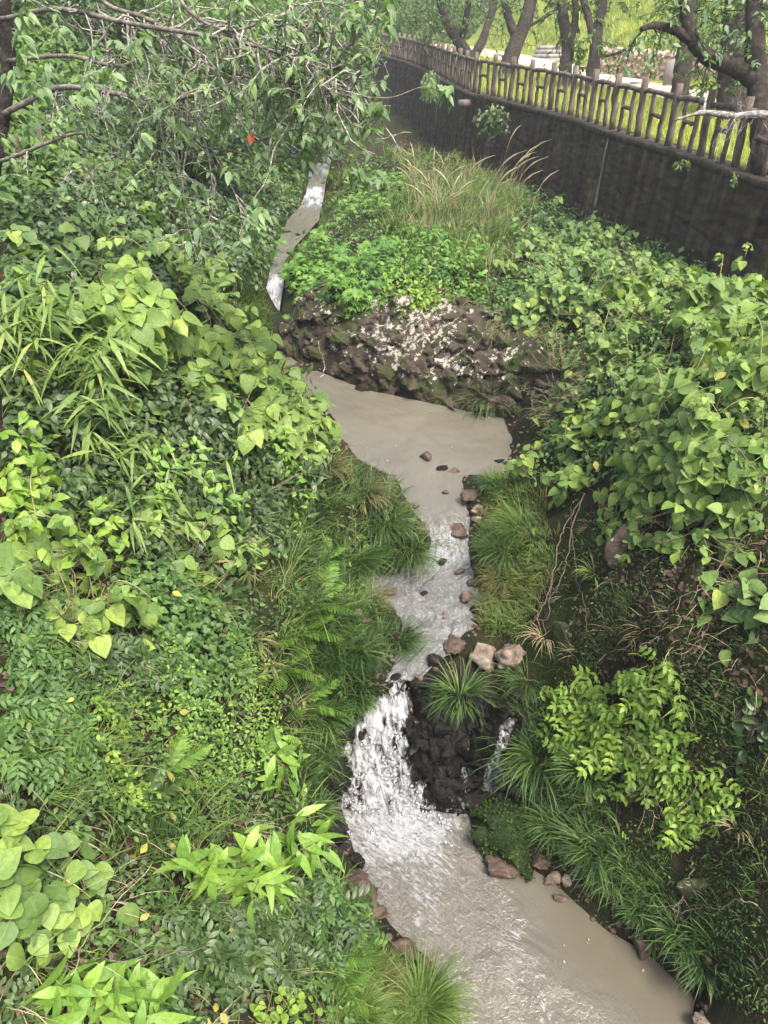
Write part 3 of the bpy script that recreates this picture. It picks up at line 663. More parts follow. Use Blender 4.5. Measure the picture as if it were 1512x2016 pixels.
s_start = wall_s(1495, 0) - 2.2 * BAY; nb = int((ws[-1] - 1.2 - s_start) / BAY)
fence = None
for k in range(nb):
    s = s_start + k * BAY
    (p, q2, q3, pe), tg, b = wall_at(np.array([s, s + BAY * .33, s + BAY * .67, s + BAY]))
    for arr, o_ in ((p, 0), (q2, 1), (q3, 2), (pe, 3)): arr += b[o_] * .17
    if fence is None: fence = thing('log_fence', (p[0], p[1], ZW), 'weathered brown log-style fence along the top of the dark wall', 'fence')
    fl = np.array(fence.location)
    def put(nm, me, pos, rz=0.0, tilt=0.0):
        o = link(nm, me, fence, [float(c) for c in np.array(pos) - fl]); o.rotation_euler = (tilt, tilt * .5, rz); return o
    put('post', post_m[k % 4], (p[0], p[1], ZW - .02), k * 1.3, .015 * math.sin(k * 5.1))
    a = math.atan2(pe[1] - p[1], pe[0] - p[0])
    put('rail', rail_m[k % 3], (p[0], p[1], ZW + .93), a)
    for qq, e in ((q2, 0), (q3, 1)): put('baluster', bal_m[(k * 2 + e) % 4], (qq[0], qq[1], ZW - .02), k * 2.1 + e, .02 * math.sin(k * 3.3 + e))
    put('crossbar', bar_m[k % 3], (q2[0], q2[1], ZW + .54 + .02 * math.sin(k)), math.atan2(q3[1] - q2[1], q3[0] - q2[0]))
# ================================================================== rock materials
def _lichen(nt, n, l, b, geo, cr, off):
    # moss in patches, reddish iron staining, crusts of white lichen
    zm = N(n, 'ShaderNodeTexNoise', i_Scale=2.6, i_Detail=8.0, i_Roughness=.65); l.new(geo.outputs['Position'], zm.inputs['Vector'])
    mm = N(n, 'ShaderNodeMapRange', i_1=.46, i_2=.60); l.new(zm.outputs[0], mm.inputs[0])
    zf = N(n, 'ShaderNodeTexNoise', i_Scale=70.0, i_Detail=3.0); l.new(geo.outputs['Position'], zf.inputs['Vector'])
    mc = ramp(n, [(.3, (.012, .02, .004)), (.7, (.05, .07, .014))]); l.new(zf.outputs[0], mc.inputs[0])
    x1 = N(n, 'ShaderNodeMix', data_type='RGBA'); l.new(mm.outputs[0], x1.inputs[0]); l.new(cr.outputs[0], x1.inputs[6]); l.new(mc.outputs[0], x1.inputs[7])
    at = N(n, 'ShaderNodeAttribute'); at.attribute_name = 'lichen'
    zl = N(n, 'ShaderNodeTexNoise', i_Scale=15.0, i_Detail=7.0, i_Roughness=.62, i_Distortion=.6); l.new(geo.outputs['Position'], zl.inputs['Vector'])
    zL = N(n, 'ShaderNodeTexNoise', i_Scale=2.1, i_Detail=3.0); l.new(off.outputs[0], zL.inputs['Vector'])
    vd = N(n, 'ShaderNodeVectorMath', operation='MULTIPLY_ADD'); vd.inputs[1].default_value = (.09, .09, .09); l.new(zl.outputs['Color'], vd.inputs[0]); l.new(geo.outputs['Position'], vd.inputs[2])
    vl = N(n, 'ShaderNodeTexVoronoi', i_Scale=8.5, i_Randomness=1.0); l.new(vd.outputs[0], vl.inputs['Vector'])
    a0 = N(n, 'ShaderNodeMath', operation='MULTIPLY_ADD', i_1=.6); l.new(zL.outputs[0], a0.inputs[0]); l.new(zl.outputs[0], a0.inputs[2])
    a1 = N(n, 'ShaderNodeMath', operation='ADD'); l.new(a0.outputs[0], a1.inputs[0]); l.new(at.outputs['Fac'], a1.inputs[1])
    a3 = N(n, 'ShaderNodeMath', operation='MULTIPLY_ADD', i_1=-.42, i_2=.17); l.new(vl.outputs['Distance'], a3.inputs[0]); a4 = N(n, 'ShaderNodeMath', operation='ADD'); l.new(a1.outputs[0], a4.inputs[0]); l.new(a3.outputs[0], a4.inputs[1])
    ml = N(n, 'ShaderNodeMapRange', i_1=.955, i_2=.97); l.new(a4.outputs[0], ml.inputs[0])
    zw = N(n, 'ShaderNodeTexNoise', i_Scale=45.0, i_Detail=3.0); l.new(geo.outputs['Position'], zw.inputs['Vector'])
    lc = ramp(n, [(.35, (.20, .18, .15)), (.62, (.42, .39, .35))]); l.new(zw.outputs[0], lc.inputs[0])
    x2 = N(n, 'ShaderNodeMix', data_type='RGBA'); l.new(ml.outputs[0], x2.inputs[0]); l.new(x1.outputs[2], x2.inputs[6]); l.new(lc.outputs[0], x2.inputs[7])
    l.new(x2.outputs[2], b.inputs['Base Color'])
noise_mat('outcrop_rock', [(.28, (.010, .009, .007)), (.46, (.040, .031, .023)), (.6, (.078, .059, .043)), (.74, (.13, .088, .062)), (.9, (.20, .17, .14))], 4.5, 8, .85, 1.0, 26, .3, _lichen, .03)
noise_mat('tan_rock', [(.28, (.06, .045, .033)), (.5, (.20, .155, .12)), (.72, (.36, .30, .25))], 8, 8, .85, .9, 38, .3, None, .02)
noise_mat('brown_rock', [(.28, (.022, .015, .011)), (.5, (.075, .05, .037)), (.72, (.16, .115, .09))], 8, 8, .6, .9, 38, .4, None, .02)
noise_mat('wet_rock', [(.3, (.003, .003, .003)), (.55, (.006, .005, .004)), (.8, (.020, .016, .012))], 8, 8, .34, 1.0, 30, .25, None, .025)
noise_mat('mossy_rock', [(.35, (.010, .018, .006)), (.55, (.022, .042, .014)), (.72, (.04, .065, .02)), (.85, (.08, .06, .045))], 5, 8, .95, 1.0, 90, .1, None, .02)
def cells(P, seeds, rng, amp, tilt):
    d = ((P[:, None] - seeds[None]) ** 2).sum(-1); k = d.argmin(1)
    h = rng.random(len(seeds)) * amp; g = rng.standard_normal((len(seeds), 3)) * tilt
    return h[k] + ((P - seeds[k]) * g[k]).sum(-1)
def outcrop():
    rng = np.random.default_rng(5)
    base = [atz(560, 712, -5.62), atz(600, 730, -5.62), atz(690, 762, -5.62), atz(780, 790, -5.62), atz(860, 808, -5.62), atz(940, 824, -5.62), atz(1015, 838, -5.62), atz(1070, 865, -5.5)]
    top = [atd(560, 640, 14.6), atd(600, 575, 14.2), atd(680, 540, 13.6), atd(770, 540, 13.3), atd(850, 568, 13.0), atd(930, 595, 12.6), atd(1010, 630, 12.2), atd(1085, 700, 11.6)]
    m, r = 22, 90
    b = catmull(base, m); t = catmull(top, m); f = np.linspace(0, 1.12, r)
    out = nrm(np.array([.18, -1.0, .25]))
    P = b[:, None] + (t - b)[:, None] * f[None, :, None]
    P = np.where((f > .95)[None, :, None], b[:, None] + (t - b)[:, None] * .95 + (t - b)[:, None] * (np.minimum(f - .95, .05) * .6)[None, :, None] + np.array([0, 1., -.25]) * (np.maximum(f - .95, 0) * 6.0)[None, :, None], P)
    P = P + out * (np.sin(np.clip(f, 0, 1) * math.pi)[None, :, None] * .30 - .10)
    n = P.shape[0]; Q = P.reshape(-1, 3)
    Qs = Q * [1, 1, .75] + np.stack([Q[:, 2] * .45, Q[:, 0] * 0, Q[:, 0] * .2], -1)       # fractures lean
    Qs = Qs + .05 * np.stack([fbm(Q[:, 0] * 3, Q[:, 2] * 3), Q[:, 0] * 0, fbm(Q[:, 0] * 3 + 9, Q[:, 2] * 3)], -1)
    lo, hi = Qs.min(0), Qs.max(0)
    d = cells(Qs, lo + (hi - lo) * rng.random((60, 3)), rng, .26, .16) + cells(Qs, lo + (hi - lo) * rng.random((420, 3)), rng, .10, .22) + cells(Qs, lo + (hi - lo) * rng.random((2400, 3)), rng, .035, .25) + .02 * fbm(Q[:, 0] * 16, Q[:, 1] * 16, Q[:, 2] * 16, 3)
    Q = Q + out * (d - .05)[:, None]
    fx = np.repeat(np.linspace(0, 1, n), r); fy = np.tile(f, n)
    li = .195 * np.exp(-((fx - .50) / .30) ** 2) * sstep(.16, .40, fy) * (1 - sstep(1.0, 1.1, fy)) - .12 * (1 - sstep(.1, .3, fy)) - .01
    i = (np.arange(n - 1)[:, None] * r + np.arange(r - 1)[None]).ravel()
    o = link('rock_outcrop', make_mesh('rock_outcrop', Q, np.stack([i, i + r, i + r + 1, i + 1], -1), mat=MATS['outcrop_rock'], smooth=False, attrs={'lichen': li}))
    tag(o, 'fractured brown rock face crusted with white lichen above the middle pool', 'rock face')
    return o, Q.reshape(n, r, 3), out
OC = outcrop()
def ico(sub):
    import bmesh
    bm = bmesh.new(); bmesh.ops.create_icosphere(bm, subdivisions=sub, radius=1.0); bm.verts.ensure_lookup_table()
    v = np.array([x.co[:] for x in bm.verts]); t = np.array([[q.index for q in f.verts] for f in bm.faces]); bm.free(); return v, t
ICO4 = ico(4); ICO2 = ico(2); ICO1 = ico(1)
def boulder_mesh(name, size, seed, mat, cuts=9, rough=.05):
    rng = np.random.default_rng(seed); v, t = ICO4; v = v.copy()
    for _ in range(cuts):
        a = nrm(rng.standard_normal(3)); d = rng.uniform(.42, .80); e = v @ a - d
        v = v - np.outer(np.maximum(e, 0) * .97, a)
    w = v + .12 * np.stack([fbm(v[:, 0] * 2 + seed, v[:, 1] * 2, v[:, 2] * 2, 3), fbm(v[:, 0] * 2, v[:, 1] * 2 + seed, v[:, 2] * 2, 3), fbm(v[:, 0] * 2, v[:, 1] * 2, v[:, 2] * 2 + seed, 3)], -1)
    h = cells(w, nrm(rng.standard_normal((26, 3))) * .8, rng, .16, .12) + cells(w, nrm(rng.standard_normal((160, 3))) * .8, rng, .05, .2)
    v = v * (1 + h - .1 + rough * fbm(v[:, 0] * 3.5 + seed, v[:, 1] * 3.5, v[:, 2] * 3.5, 5))[:, None]
    return make_mesh(name, v * np.array(size) * 1.05, t, mat=mat)
def blocks(host, grid, out, n, size, mat, seed, frange=(.05, .85)):
    """angular blocks standing out of a rock face, each a part of it"""
    rng = np.random.default_rng(seed); nn_, r, _ = grid.shape; ms = [boulder_mesh('rock_block', (1, .62, .8), seed * 10 + k, MATS[mat], 12, .03) for k in range(6)]
    for k in range(n):
        i = rng.integers(2, nn_ - 2); j = int(r * (frange[0] + (frange[1] - frange[0]) * rng.random())); p = grid[i, j] - out * .03; s = size[0] + (size[1] - size[0]) * rng.random() ** 2
        o = link('rock_block', ms[k % 6], host, [float(c) for c in p]); o.scale = (s * rng.uniform(.8, 1.5), s, s * rng.uniform(.7, 1.3)); o.rotation_euler = (rng.uniform(-.4, .4), .5 + rng.uniform(-.35, .35), rng.uniform(-.4, .4))
#  px, py (middle of the stone), width px, (depth, height) over width, material, water level or None, label
STONES = [
 (840, 893, 32, .8, .8, 'brown_rock', -5.5, 'lone brown stone standing in the open middle pool'),
 (868, 919, 26, .6, .4, 'wet_rock', -5.5, 'low dark stone at the pool outlet, left of two in line'),
 (895, 923, 22, .6, .4, 'brown_rock', -5.5, 'low flat stone at the pool outlet beside the dark one'),
 (981, 906, 20, .6, .4, 'wet_rock', -5.5, 'small dark stone near the right shore of the middle pool'),
 (1001, 910, 18, .6, .4, 'wet_rock', -5.5, 'smaller dark stone closest to the leaves on the pool shore'),
 (712, 921, 45, .8, .5, 'tan_rock', -5.45, 'pale tan stone at the left shore of the pool outlet'),
 (744, 930, 48, .8, .5, 'tan_rock', -5.45, 'tan stone in the middle of the left shore heap'),
 (768, 944, 35, .8, .6, 'brown_rock', -5.45, 'reddish stone at the tip of the left shore heap'),
 (757, 951, 29, .8, .6, 'tan_rock', -5.45, 'small tan stone tucked under the left shore heap'),
 (878, 966, 16, .7, .6, 'brown_rock', -5.52, 'tiny stone alone in the outlet channel'),
 (818, 994, 14, .8, .7, 'brown_rock', -5.53, 'tiny stone at the left edge of the outlet channel'),
 (812, 1014, 18, .8, .7, 'brown_rock', -5.55, 'small stone just above the left of the rapid'),
 (921, 971, 35, .8, .8, 'brown_rock', -5.46, 'rounded brown stone at the right edge of the outlet'),
 (945, 997, 32, .8, .6, 'tan_rock', -5.48, 'pinkish stone topmost of the right shore pebbles'),
 (932, 1004, 20, .8, .6, 'tan_rock', -5.49, 'small pale pebble at the water side of the right shore pebbles'),
 (957, 1010, 27, .8, .6, 'brown_rock', -5.49, 'brown pebble nearest the grass among the right shore pebbles'),
 (940, 1018, 21, .8, .6, 'tan_rock', -5.49, 'lowest pale pebble of the right shore pebbles'),
 (905, 1040, 50, .8, .55, 'brown_rock', -5.66, 'dark wet stone splitting the small rapid'),
 (893, 1083, 30, .8, .4, 'brown_rock', -5.80, 'black stone in the white water below the small rapid'),
 (846, 1146, 24, .7, .3, 'brown_rock', -5.90, 'dark stone in the foam left of the run'),
 (917, 1172, 28, .9, .9, 'brown_rock', -5.88, 'red-brown stone at the right edge of the run'),
 (868, 1212, 38, .7, .28, 'brown_rock', -5.94, 'dark flat stone breaking the middle of the run'),
 (888, 1268, 46, .9, .45, 'brown_rock', -5.96, 'wet dark stone above the sedge tussock'),
 (870, 1103, 22, .8, .5, 'wet_rock', -5.80, 'black stone splitting the white water at the step of the rapid'),
 (905, 1122, 24, .8, .45, 'brown_rock', -5.84, 'wet brown stone just below the step of the rapid'),
 (928, 1146, 28, .8, .6, 'brown_rock', -5.86, 'brown stone on the right edge level with the side water'),
 (936, 1196, 30, .8, .6, 'wet_rock', -5.88, 'dark stone against the dry tan tuft'),
 (832, 1168, 22, .8, .35, 'wet_rock', -5.90, 'low dark stone in the middle of the wide run'),
 (770, 1163, 22, .8, .5, 'brown_rock', -5.88, 'brown stone at the mouth of the side water'),
 (805, 1240, 20, .8, .5, 'wet_rock', -5.91, 'dark stone at the left edge where the run narrows'),
 (856, 1294, 28, .8, .5, 'wet_rock', -5.95, 'black stone at the right edge just above the lip'),
 (780, 1330, 22, .8, .4, 'wet_rock', -6.0, 'small black stone in the lip of the fall'),
 (700, 1207, 26, .8, .7, 'tan_rock', None, 'tan stone under the brown tuft on the left bank'),
 (724, 1222, 18, .8, .7, 'brown_rock', None, 'small red-brown stone beside the tan one on the left bank'),
 (948, 1284, 74, .9, .85, 'tan_rock', None, 'big tan boulder at the right of the run'),
 (1006, 1281, 66, .9, .9, 'tan_rock', None, 'pale split boulder next to the big tan one'),
 (1018, 1362, 54, .9, .6, 'brown_rock', None, 'brownish boulder half sunk in grass right of the tussock'),
 (838, 1352, 56, .9, .9, 'wet_rock', None, 'wet black boulder at the lip left of the tussock'),
 (925, 1568, 60, .8, .7, 'wet_rock', None, 'black rock at the foot of the right trickle'),
 (868, 1560, 46, .8, .6, 'wet_rock', None, 'small black rock between the trickles and the main fall'),
 (975, 1500, 80, .8, 1.1, 'wet_rock', None, 'dark wet rock between the right trickle and the sedge'),
 (650, 1500, 74, .8, 1.5, 'wet_rock', None, 'dark wet rock walling the left side of the fall'),
 (655, 1620, 66, .8, 1.4, 'wet_rock', None, 'dark rock at the left foot of the fall'),
 (985, 1600, 150, .9, .75, 'mossy_rock', None, 'dark green mossy boulder at the right foot of the fall'),
 (1002, 1655, 138, .9, .8, 'mossy_rock', None, 'mossy boulder with wet brown base at the water edge'),
 (985, 1694, 76, .7, .6, 'brown_rock', -7.0, 'reddish wet boulder under the mossy one'),
 (1063, 1690, 40, .8, .8, 'brown_rock', -6.95, 'brown stone behind the two pale stones at the right shore'),
 (1089, 1722, 30, .8, 1.0, 'tan_rock', -6.98, 'left of two pale angular stones at the right shore'),
 (1117, 1726, 28, .8, 1.0, 'tan_rock', -6.98, 'right of two pale angular stones at the right shore'),
 (1077, 1733, 18, .8, .7, 'brown_rock', -7.0, 'small dark stone left of the pale angular stones'),
 (1103, 1764, 28, .8, .6, 'brown_rock', -7.0, 'small pyramid stone alone in the still lower water'),
 (1268, 1850, 70, .6, .7, 'brown_rock', -7.0, 'brown boulder at the water line of the lower right bank'),
 (1385, 1995, 50, .7, 1.2, 'tan_rock', -6.95, 'tan rock at the foot of the right bank'),
 (690, 1748, 104, .8, .8, 'brown_rock', None, 'large brown boulder on the left of the lower pool'),
 (737, 1790, 52, .9, .9, 'brown_rock', -6.98, 'smaller brown boulder below the large one'),
 (752, 1828, 40, .8, .5, 'wet_rock', -7.0, 'dark stone at the left shore of the lower pool'),
 (786, 1868, 76, .8, .5, 'brown_rock', -6.97, 'flat grey-brown stone on the left shore above the grass'),
 (830, 1893, 34, .8, .5, 'brown_rock', -7.0, 'stone between the flat one and the grass tuft'),
 (700, 1690, 40, .8, .9, 'wet_rock', -6.98, 'wet stone at the left edge of the froth'),
 (1216, 1072, 46, .7, 2.0, 'outcrop_rock', None, 'pale lichened rock rib on the right slope'),
 (1222, 1180, 30, .7, 1.6, 'outcrop_rock', None, 'small pale rock below the lichened rib'),
 (1100, 1240, 44, .7, 1.6, 'outcrop_rock', None, 'grey-brown rock on the mossy slope above the boulders'),
 (1245, 1560, 60, .6, .7, 'outcrop_rock', None, 'grey-brown rock poking from the dark right slope'),
 (1360, 1745, 60, .6, 1.3, 'outcrop_rock', None, 'weathered rock beside dead twigs on the dark slope'),
 (1165, 1580, 40, .6, .5, 'tan_rock', None, 'small pale rock between two sedge clumps on the right'),
]
blocks(OC[0], OC[1], OC[2], 110, (.06, .20), 'outcrop_rock', 61)
MOSSY = []
for k, (px, py, w, dp, hh, mt, wz, lab) in enumerate(STONES):
    p = gpt(px, py + w * hh * .3)
    if wz is not None: p = atz(px, py + w * hh * .35, wz)
    d = to_px(p)[2]; s = w / FPX * d * .5
    o = link('stone' if w < 45 else 'boulder', boulder_mesh('stone', (s * 1.06, s * dp * 1.06, s * hh * 1.06), 100 + k, MATS[mt], rough=.06))
    o.location = (p[0], p[1], p[2] + s * hh * .30); o.rotation_euler = (.2 * math.sin(k * 7.), .2 * math.cos(k * 5.), k * 1.7 % .6 - .3)
    tag(o, lab, 'stone' if w < 45 else 'boulder', 'stones along the stream')
    if mt == 'mossy_rock': MOSSY.append(o)

def white_water():
    m, nt, n, l, b = _mat('white_water')
    at = N(n, 'ShaderNodeAttribute'); at.attribute_name = 'foam'; uv = N(n, 'ShaderNodeUVMap')
    mp = N(n, 'ShaderNodeMapping'); mp.inputs['Scale'].default_value = (17, 8, 1); l.new(uv.outputs[0], mp.inputs[0])
    z = N(n, 'ShaderNodeTexNoise', i_Scale=1.0, i_Detail=5.0, i_Roughness=.6, i_Distortion=1.5); l.new(mp.outputs[0], z.inputs['Vector'])
    a = N(n, 'ShaderNodeMath', operation='ADD'); l.new(z.outputs[0], a.inputs[0]); l.new(at.outputs['Fac'], a.inputs[1])
    f = N(n, 'ShaderNodeMapRange', i_1=.78, i_2=1.12); l.new(a.outputs[0], f.inputs[0])
    b.inputs['Base Color'].default_value = (.37, .375, .39, 1); b.inputs['Roughness'].default_value = .75; b.inputs['Specular IOR Level'].default_value = .25
    bp = N(n, 'ShaderNodeBump', i_Strength=.6, i_Distance=.03); l.new(z.outputs[0], bp.inputs['Height']); l.new(bp.outputs[0], b.inputs['Normal'])
    tr = N(n, 'ShaderNodeBsdfTransparent'); ms = N(n, 'ShaderNodeMixShader'); l.new(f.outputs[0], ms.inputs[0]); l.new(tr.outputs[0], ms.inputs[1]); l.new(b.outputs[0], ms.inputs[2])
    l.new(ms.outputs[0], n['Material Output'].inputs[0]); MATS['white_water'] = m
white_water()

# ---- black wet ledge under the fall, as one broken rock step
def ledge():
    rng = np.random.default_rng(8)
    base = [atz(625, 1580, -7.08), atz(680, 1592, -7.08), atz(760, 1600, -7.08), atz(840, 1592, -7.08), atz(910, 1578, -7.08), atz(970, 1565, -7.05), atz(1020, 1570, -6.95)]
    top = [atd(640, 1420, 7.98), atz(688, 1408, -6.20), atz(735, 1372, -6.08), atz(815, 1368, -6.06), atz(880, 1380, -6.04), atz(955, 1385, -6.0), atd(1010, 1400, 8.15)]
    m, r = 30, 120; b = catmull(base, m); t = catmull(top, m); f = np.linspace(-.04, 1.10, r); out = nrm(np.array([.1, -1.0, .55])); n = len(b)
    P = b[:, None] + (t - b)[:, None] * f[None, :, None] - out * .10; Q = P.reshape(-1, 3)
    u = np.repeat(np.linspace(0, 1, n), r); fv = np.tile(f, n)
    W = Q * [1, .8, .8] + .05 * np.stack([fbm(Q[:, 0] * 4, Q[:, 2] * 4), Q[:, 0] * 0, fbm(Q[:, 0] * 4 + 9, Q[:, 2] * 4)], -1); lo, hi = W.min(0), W.max(0)
    d = cells(W, lo + (hi - lo) * rng.random((30, 3)), rng, .30, .35) + cells(W, lo + (hi - lo) * rng.random((160, 3)), rng, .07, .3) + cells(W, lo + (hi - lo) * rng.random((900, 3)), rng, .02, .3)
    bulge = .17 * np.exp(-((u - .60) / .12) ** 2) * np.sin(np.clip(fv, 0, 1) * 3.14) + .10 * np.exp(-((u - .86) / .07) ** 2) * np.sin(np.clip(fv, 0, 1) * 3.14)
    lipz = sstep(.2, .27, u) * (1 - sstep(.47, .53, u)) * sstep(.72, .95, fv); d = d * np.where(u < .45, .45, 1.0) * (1 - .8 * lipz) + bulge - .07 * lipz; Q = Q + out * d[:, None] + .012 * fbm(Q[:, 0] * 20, Q[:, 1] * 20, Q[:, 2] * 20, 3)[:, None]
    i = (np.arange(n - 1)[:, None] * r + np.arange(r - 1)[None]).ravel()
    ho = link('rock_ledge', make_mesh('rock_ledge', Q, np.stack([i, i + r, i + r + 1, i + 1], -1), mat=MATS['wet_rock'], smooth=False)); tag(ho, 'black wet rock step behind the fall and the trickles', 'rock ledge')
    G_ = Q.reshape(n, r, 3); blocks(ho, G_[int(n * .5):], out, 34, (.05, .14), 'wet_rock', 62, (.05, .8)); return G_, out
LQ, LOUT = ledge()
def on_ledge(u, f):
    n, r, _ = LQ.shape; i = np.clip((np.asarray(u) * (n - 1)).astype(int), 1, n - 2); j = np.clip(((np.asarray(f) + .04) / 1.14 * (r - 1)).astype(int), 1, r - 2); return LQ[i, j]
def smooth_rows(X, k):
    for _ in range(k): X = np.concatenate([X[:1], .25 * X[:-2] + .5 * X[1:-1] + .25 * X[2:], X[-1:]])
    return X
def fall_sheet(name, ul, ur, f, across, foam, off, sm=6, wave=.03):
    """a sheet of broken water lying over the ledge between two lines in its (u, f) space"""
    k = len(f); U = ul[:, None] + (ur - ul)[:, None] * np.linspace(0, 1, across)[None]; F = np.repeat(f[:, None], across, 1); P = on_ledge(U, F)
    for ax in range(2):
        P = smooth_rows(P, sm); P = np.swapaxes(smooth_rows(np.swapaxes(P, 0, 1), sm), 0, 1)
    S = (1 - F) * 1.4; Wd = P[..., 0]; P = P + LOUT * (off + wave * (fbm(Wd * 16, S * 5, o=3) + .6 * fbm(Wd * 45, S * 18, o=2)))[..., None]
    fo = foam(np.linspace(-1, 1, across)[None] + 0 * U, F)
    i = (np.arange(k - 1)[:, None] * across + np.arange(across - 1)[None]).ravel()
    return make_mesh(name, P.reshape(-1, 3), np.stack([i, i + 1, i + across + 1, i + across], -1), uv=np.stack([Wd, S], -1).reshape(-1, 2), mat=MATS['white_water'], attrs={'foam': fo.ravel()})
fs = np.linspace(1.08, -.02, 90); one = np.ones_like(fs)
wl_ = np.interp(fs, [-.02, .5, .8, 1.0, 1.1], [.12, .13, .17, .27, .29]); wr = np.interp(fs, [-.02, .18, .4, .6, .8, 1.0, 1.1], [.62, .50, .455, .43, .43, .465, .47])
fall = thing('waterfall', LQ[60, 3], 'white foaming main fall tumbling left of the black rock', 'waterfall')
foam_f = lambda a, F: .43 - .20 * np.abs(a) ** 4 - .16 * sstep(.86, 1.05, F) + .10 * sstep(.35, .0, F)
def fall_rows(off, foam, seed):
    """the falling water follows the stream rows from the lip to the pool"""
    L, Q = A(26, 33, 16); n = len(L); ac = 90; t = np.linspace(-.06, 1.06, ac); P = L[:, None] + (Q - L)[:, None] * t[None, :, None]
    sd = np.concatenate([[0], np.cumsum(np.linalg.norm(np.diff((L + Q) / 2, axis=0), axis=1))]); S = np.repeat(sd[:, None], ac, 1); Wd = P[..., 0]; g = sstep(.25, .75, S)
    P = P + LOUT * (g * (off + .075 * fbm(Wd * 7 + seed, S * 3.2, o=2) + .045 * fbm(Wd * 17, S * 7 + seed, o=3)) + .01 * (1 - g))[..., None]
    fo = foam(t[None] * 2 - 1 + 0 * S, S / sd[-1]) + .17 * fbm(Wd * 8 + seed, S * 5, o=3)
    i = (np.arange(n - 1)[:, None] * ac + np.arange(ac - 1)[None]).ravel()
    return make_mesh('water_sheet', P.reshape(-1, 3), np.stack([i, i + 1, i + ac + 1, i + ac], -1), uv=np.stack([Wd, S], -1).reshape(-1, 2), mat=MATS['white_water'], attrs={'foam': fo.ravel()})
foam_f = lambda a, F: .16 + .30 * sstep(.10, .36, F) - .22 * np.abs(a) ** 5 + .10 * sstep(.7, 1.0, F)
part('water_sheet', fall_rows(.08, foam_f, 0.0), None, fall)
part('water_sheet', fall_rows(.13, lambda a, F: foam_f(a, F) - .20, 5.0), None, fall)
TR = [('thin white trickle at the far right of the black ledge', [1.05, .8, .5, .25, -.02], [.90, .875, .835, .79, .76], [.97, .93, .885, .85, .83], .46),
      ('faint trickle in the middle of the black ledge', [.72, .55, .4, .2, -.02], [.735, .715, .69, .65, .62], [.745, .735, .725, .71, .72], .30),
      ('short faint trickle next to the main fall', [.5, .4, .3, .1, -.02], [.565, .57, .575, .60, .58], [.575, .59, .605, .64, .64], .26)]
for lab, ff, a, b, fo in TR:
    f2 = np.linspace(ff[0], ff[-1], 60); o = link('trickle', fall_sheet('trickle', np.interp(-f2, -np.array(ff), a), np.interp(-f2, -np.array(ff), b), f2, 16, lambda q, F: fo - .15 * q ** 2 + 0 * F, .03, 1, .02)); tag(o, lab, 'trickle', 'trickles over the ledge')
# froth beads thrown up by the fall
rng = np.random.default_rng(4); L, Q = A(28, 33, 12); cN = 45; fr = np.clip(rng.random(cN) ** .6, 0, .999); ii_ = (fr * (len(L) - 1)).astype(int); ctr = L[ii_] + (Q - L)[ii_] * (.06 + .8 * rng.random((cN, 1))) + LOUT * .10
c2 = np.stack([FBm[0] + .12 + rng.standard_normal(30) * .36, FBm[1] + .08 - np.abs(rng.standard_normal(30)) * .24, np.full(30, -6.985)], -1); ctr = np.concatenate([ctr, c2]); each = 16
P = np.repeat(ctr, each, 0) + rng.standard_normal((len(ctr) * each, 3)) * [.035, .035, .022]; k = len(P); S_ = .004 + .012 * rng.random(k) ** 2; M = frames(rng.standard_normal((k, 3)), rng.standard_normal((k, 3)), S_) * np.array([1., 1.5, .8])[None, None, :]
mb = MB(); mb.inst((ICO1[0], ICO1[1], np.zeros((len(ICO1[0]), 2))), P, M)
def froth():
    m, nt, n_, l, b_ = _mat('froth'); b_.inputs['Base Color'].default_value = (.36, .365, .38, 1); b_.inputs['Roughness'].default_value = .8; MATS['froth'] = m
froth(); tag(link('froth', mb.mesh('froth', MATS['froth'])), 'white froth and droplets thrown up by the fall', 'froth', kind='stuff')

rng = np.random.default_rng(14); mb = MB(); T2 = (ICO2[0] * [1, .8, .55], ICO2[1], np.zeros((len(ICO2[0]), 2))); n = 1500
e = _edge[rng.integers(len(_edge), size=n)] + rng.standard_normal((n, 3)) * [.07, .07, 0]; e[:, 2] = ground(e[:, 0], e[:, 1]) + .004; e = e[(to_px(e)[:, 2] < 14) & (e[:, 1] > 2)]; k = len(e)
mb.inst(T2, e, frames(rng.standard_normal((k, 3)) * [1, 1, .3], np.tile([0, 0, 1.], (k, 1)) + rng.standard_normal((k, 3)) * .3, .010 + .034 * rng.random(k) ** 2.5)); me = mb.mesh('gravel', MATS['brown_rock'])
tag(link('gravel', me), 'brown gravel and silt along the edge of the water', 'gravel', kind='stuff')
# ================================================================== leaf materials
leaf_mat('kudzu', [(.12, (.070, .135, .034)), (.40, (.140, .225, .056)), (.64, (.195, .292, .068)), (.90, (.310, .400, .078))], .34, .5, .3)
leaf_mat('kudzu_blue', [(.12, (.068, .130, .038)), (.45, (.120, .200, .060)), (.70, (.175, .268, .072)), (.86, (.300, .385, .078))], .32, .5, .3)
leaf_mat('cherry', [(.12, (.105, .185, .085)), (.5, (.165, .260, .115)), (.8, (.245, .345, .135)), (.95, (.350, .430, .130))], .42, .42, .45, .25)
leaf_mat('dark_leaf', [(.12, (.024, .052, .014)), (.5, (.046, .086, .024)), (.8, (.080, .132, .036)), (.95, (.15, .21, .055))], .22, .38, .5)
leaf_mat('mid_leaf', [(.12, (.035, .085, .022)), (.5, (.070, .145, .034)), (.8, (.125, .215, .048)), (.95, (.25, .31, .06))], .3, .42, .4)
leaf_mat('lime_leaf', [(.12, (.115, .215, .034)), (.5, (.195, .320, .050)), (.85, (.300, .415, .065)), (.95, (.42, .46, .08))], .4, .42, .4)
leaf_mat('fresh_leaf', [(.12, (.110, .220, .040)), (.5, (.180, .320, .055)), (.85, (.260, .400, .070))], .4, .4, .45)
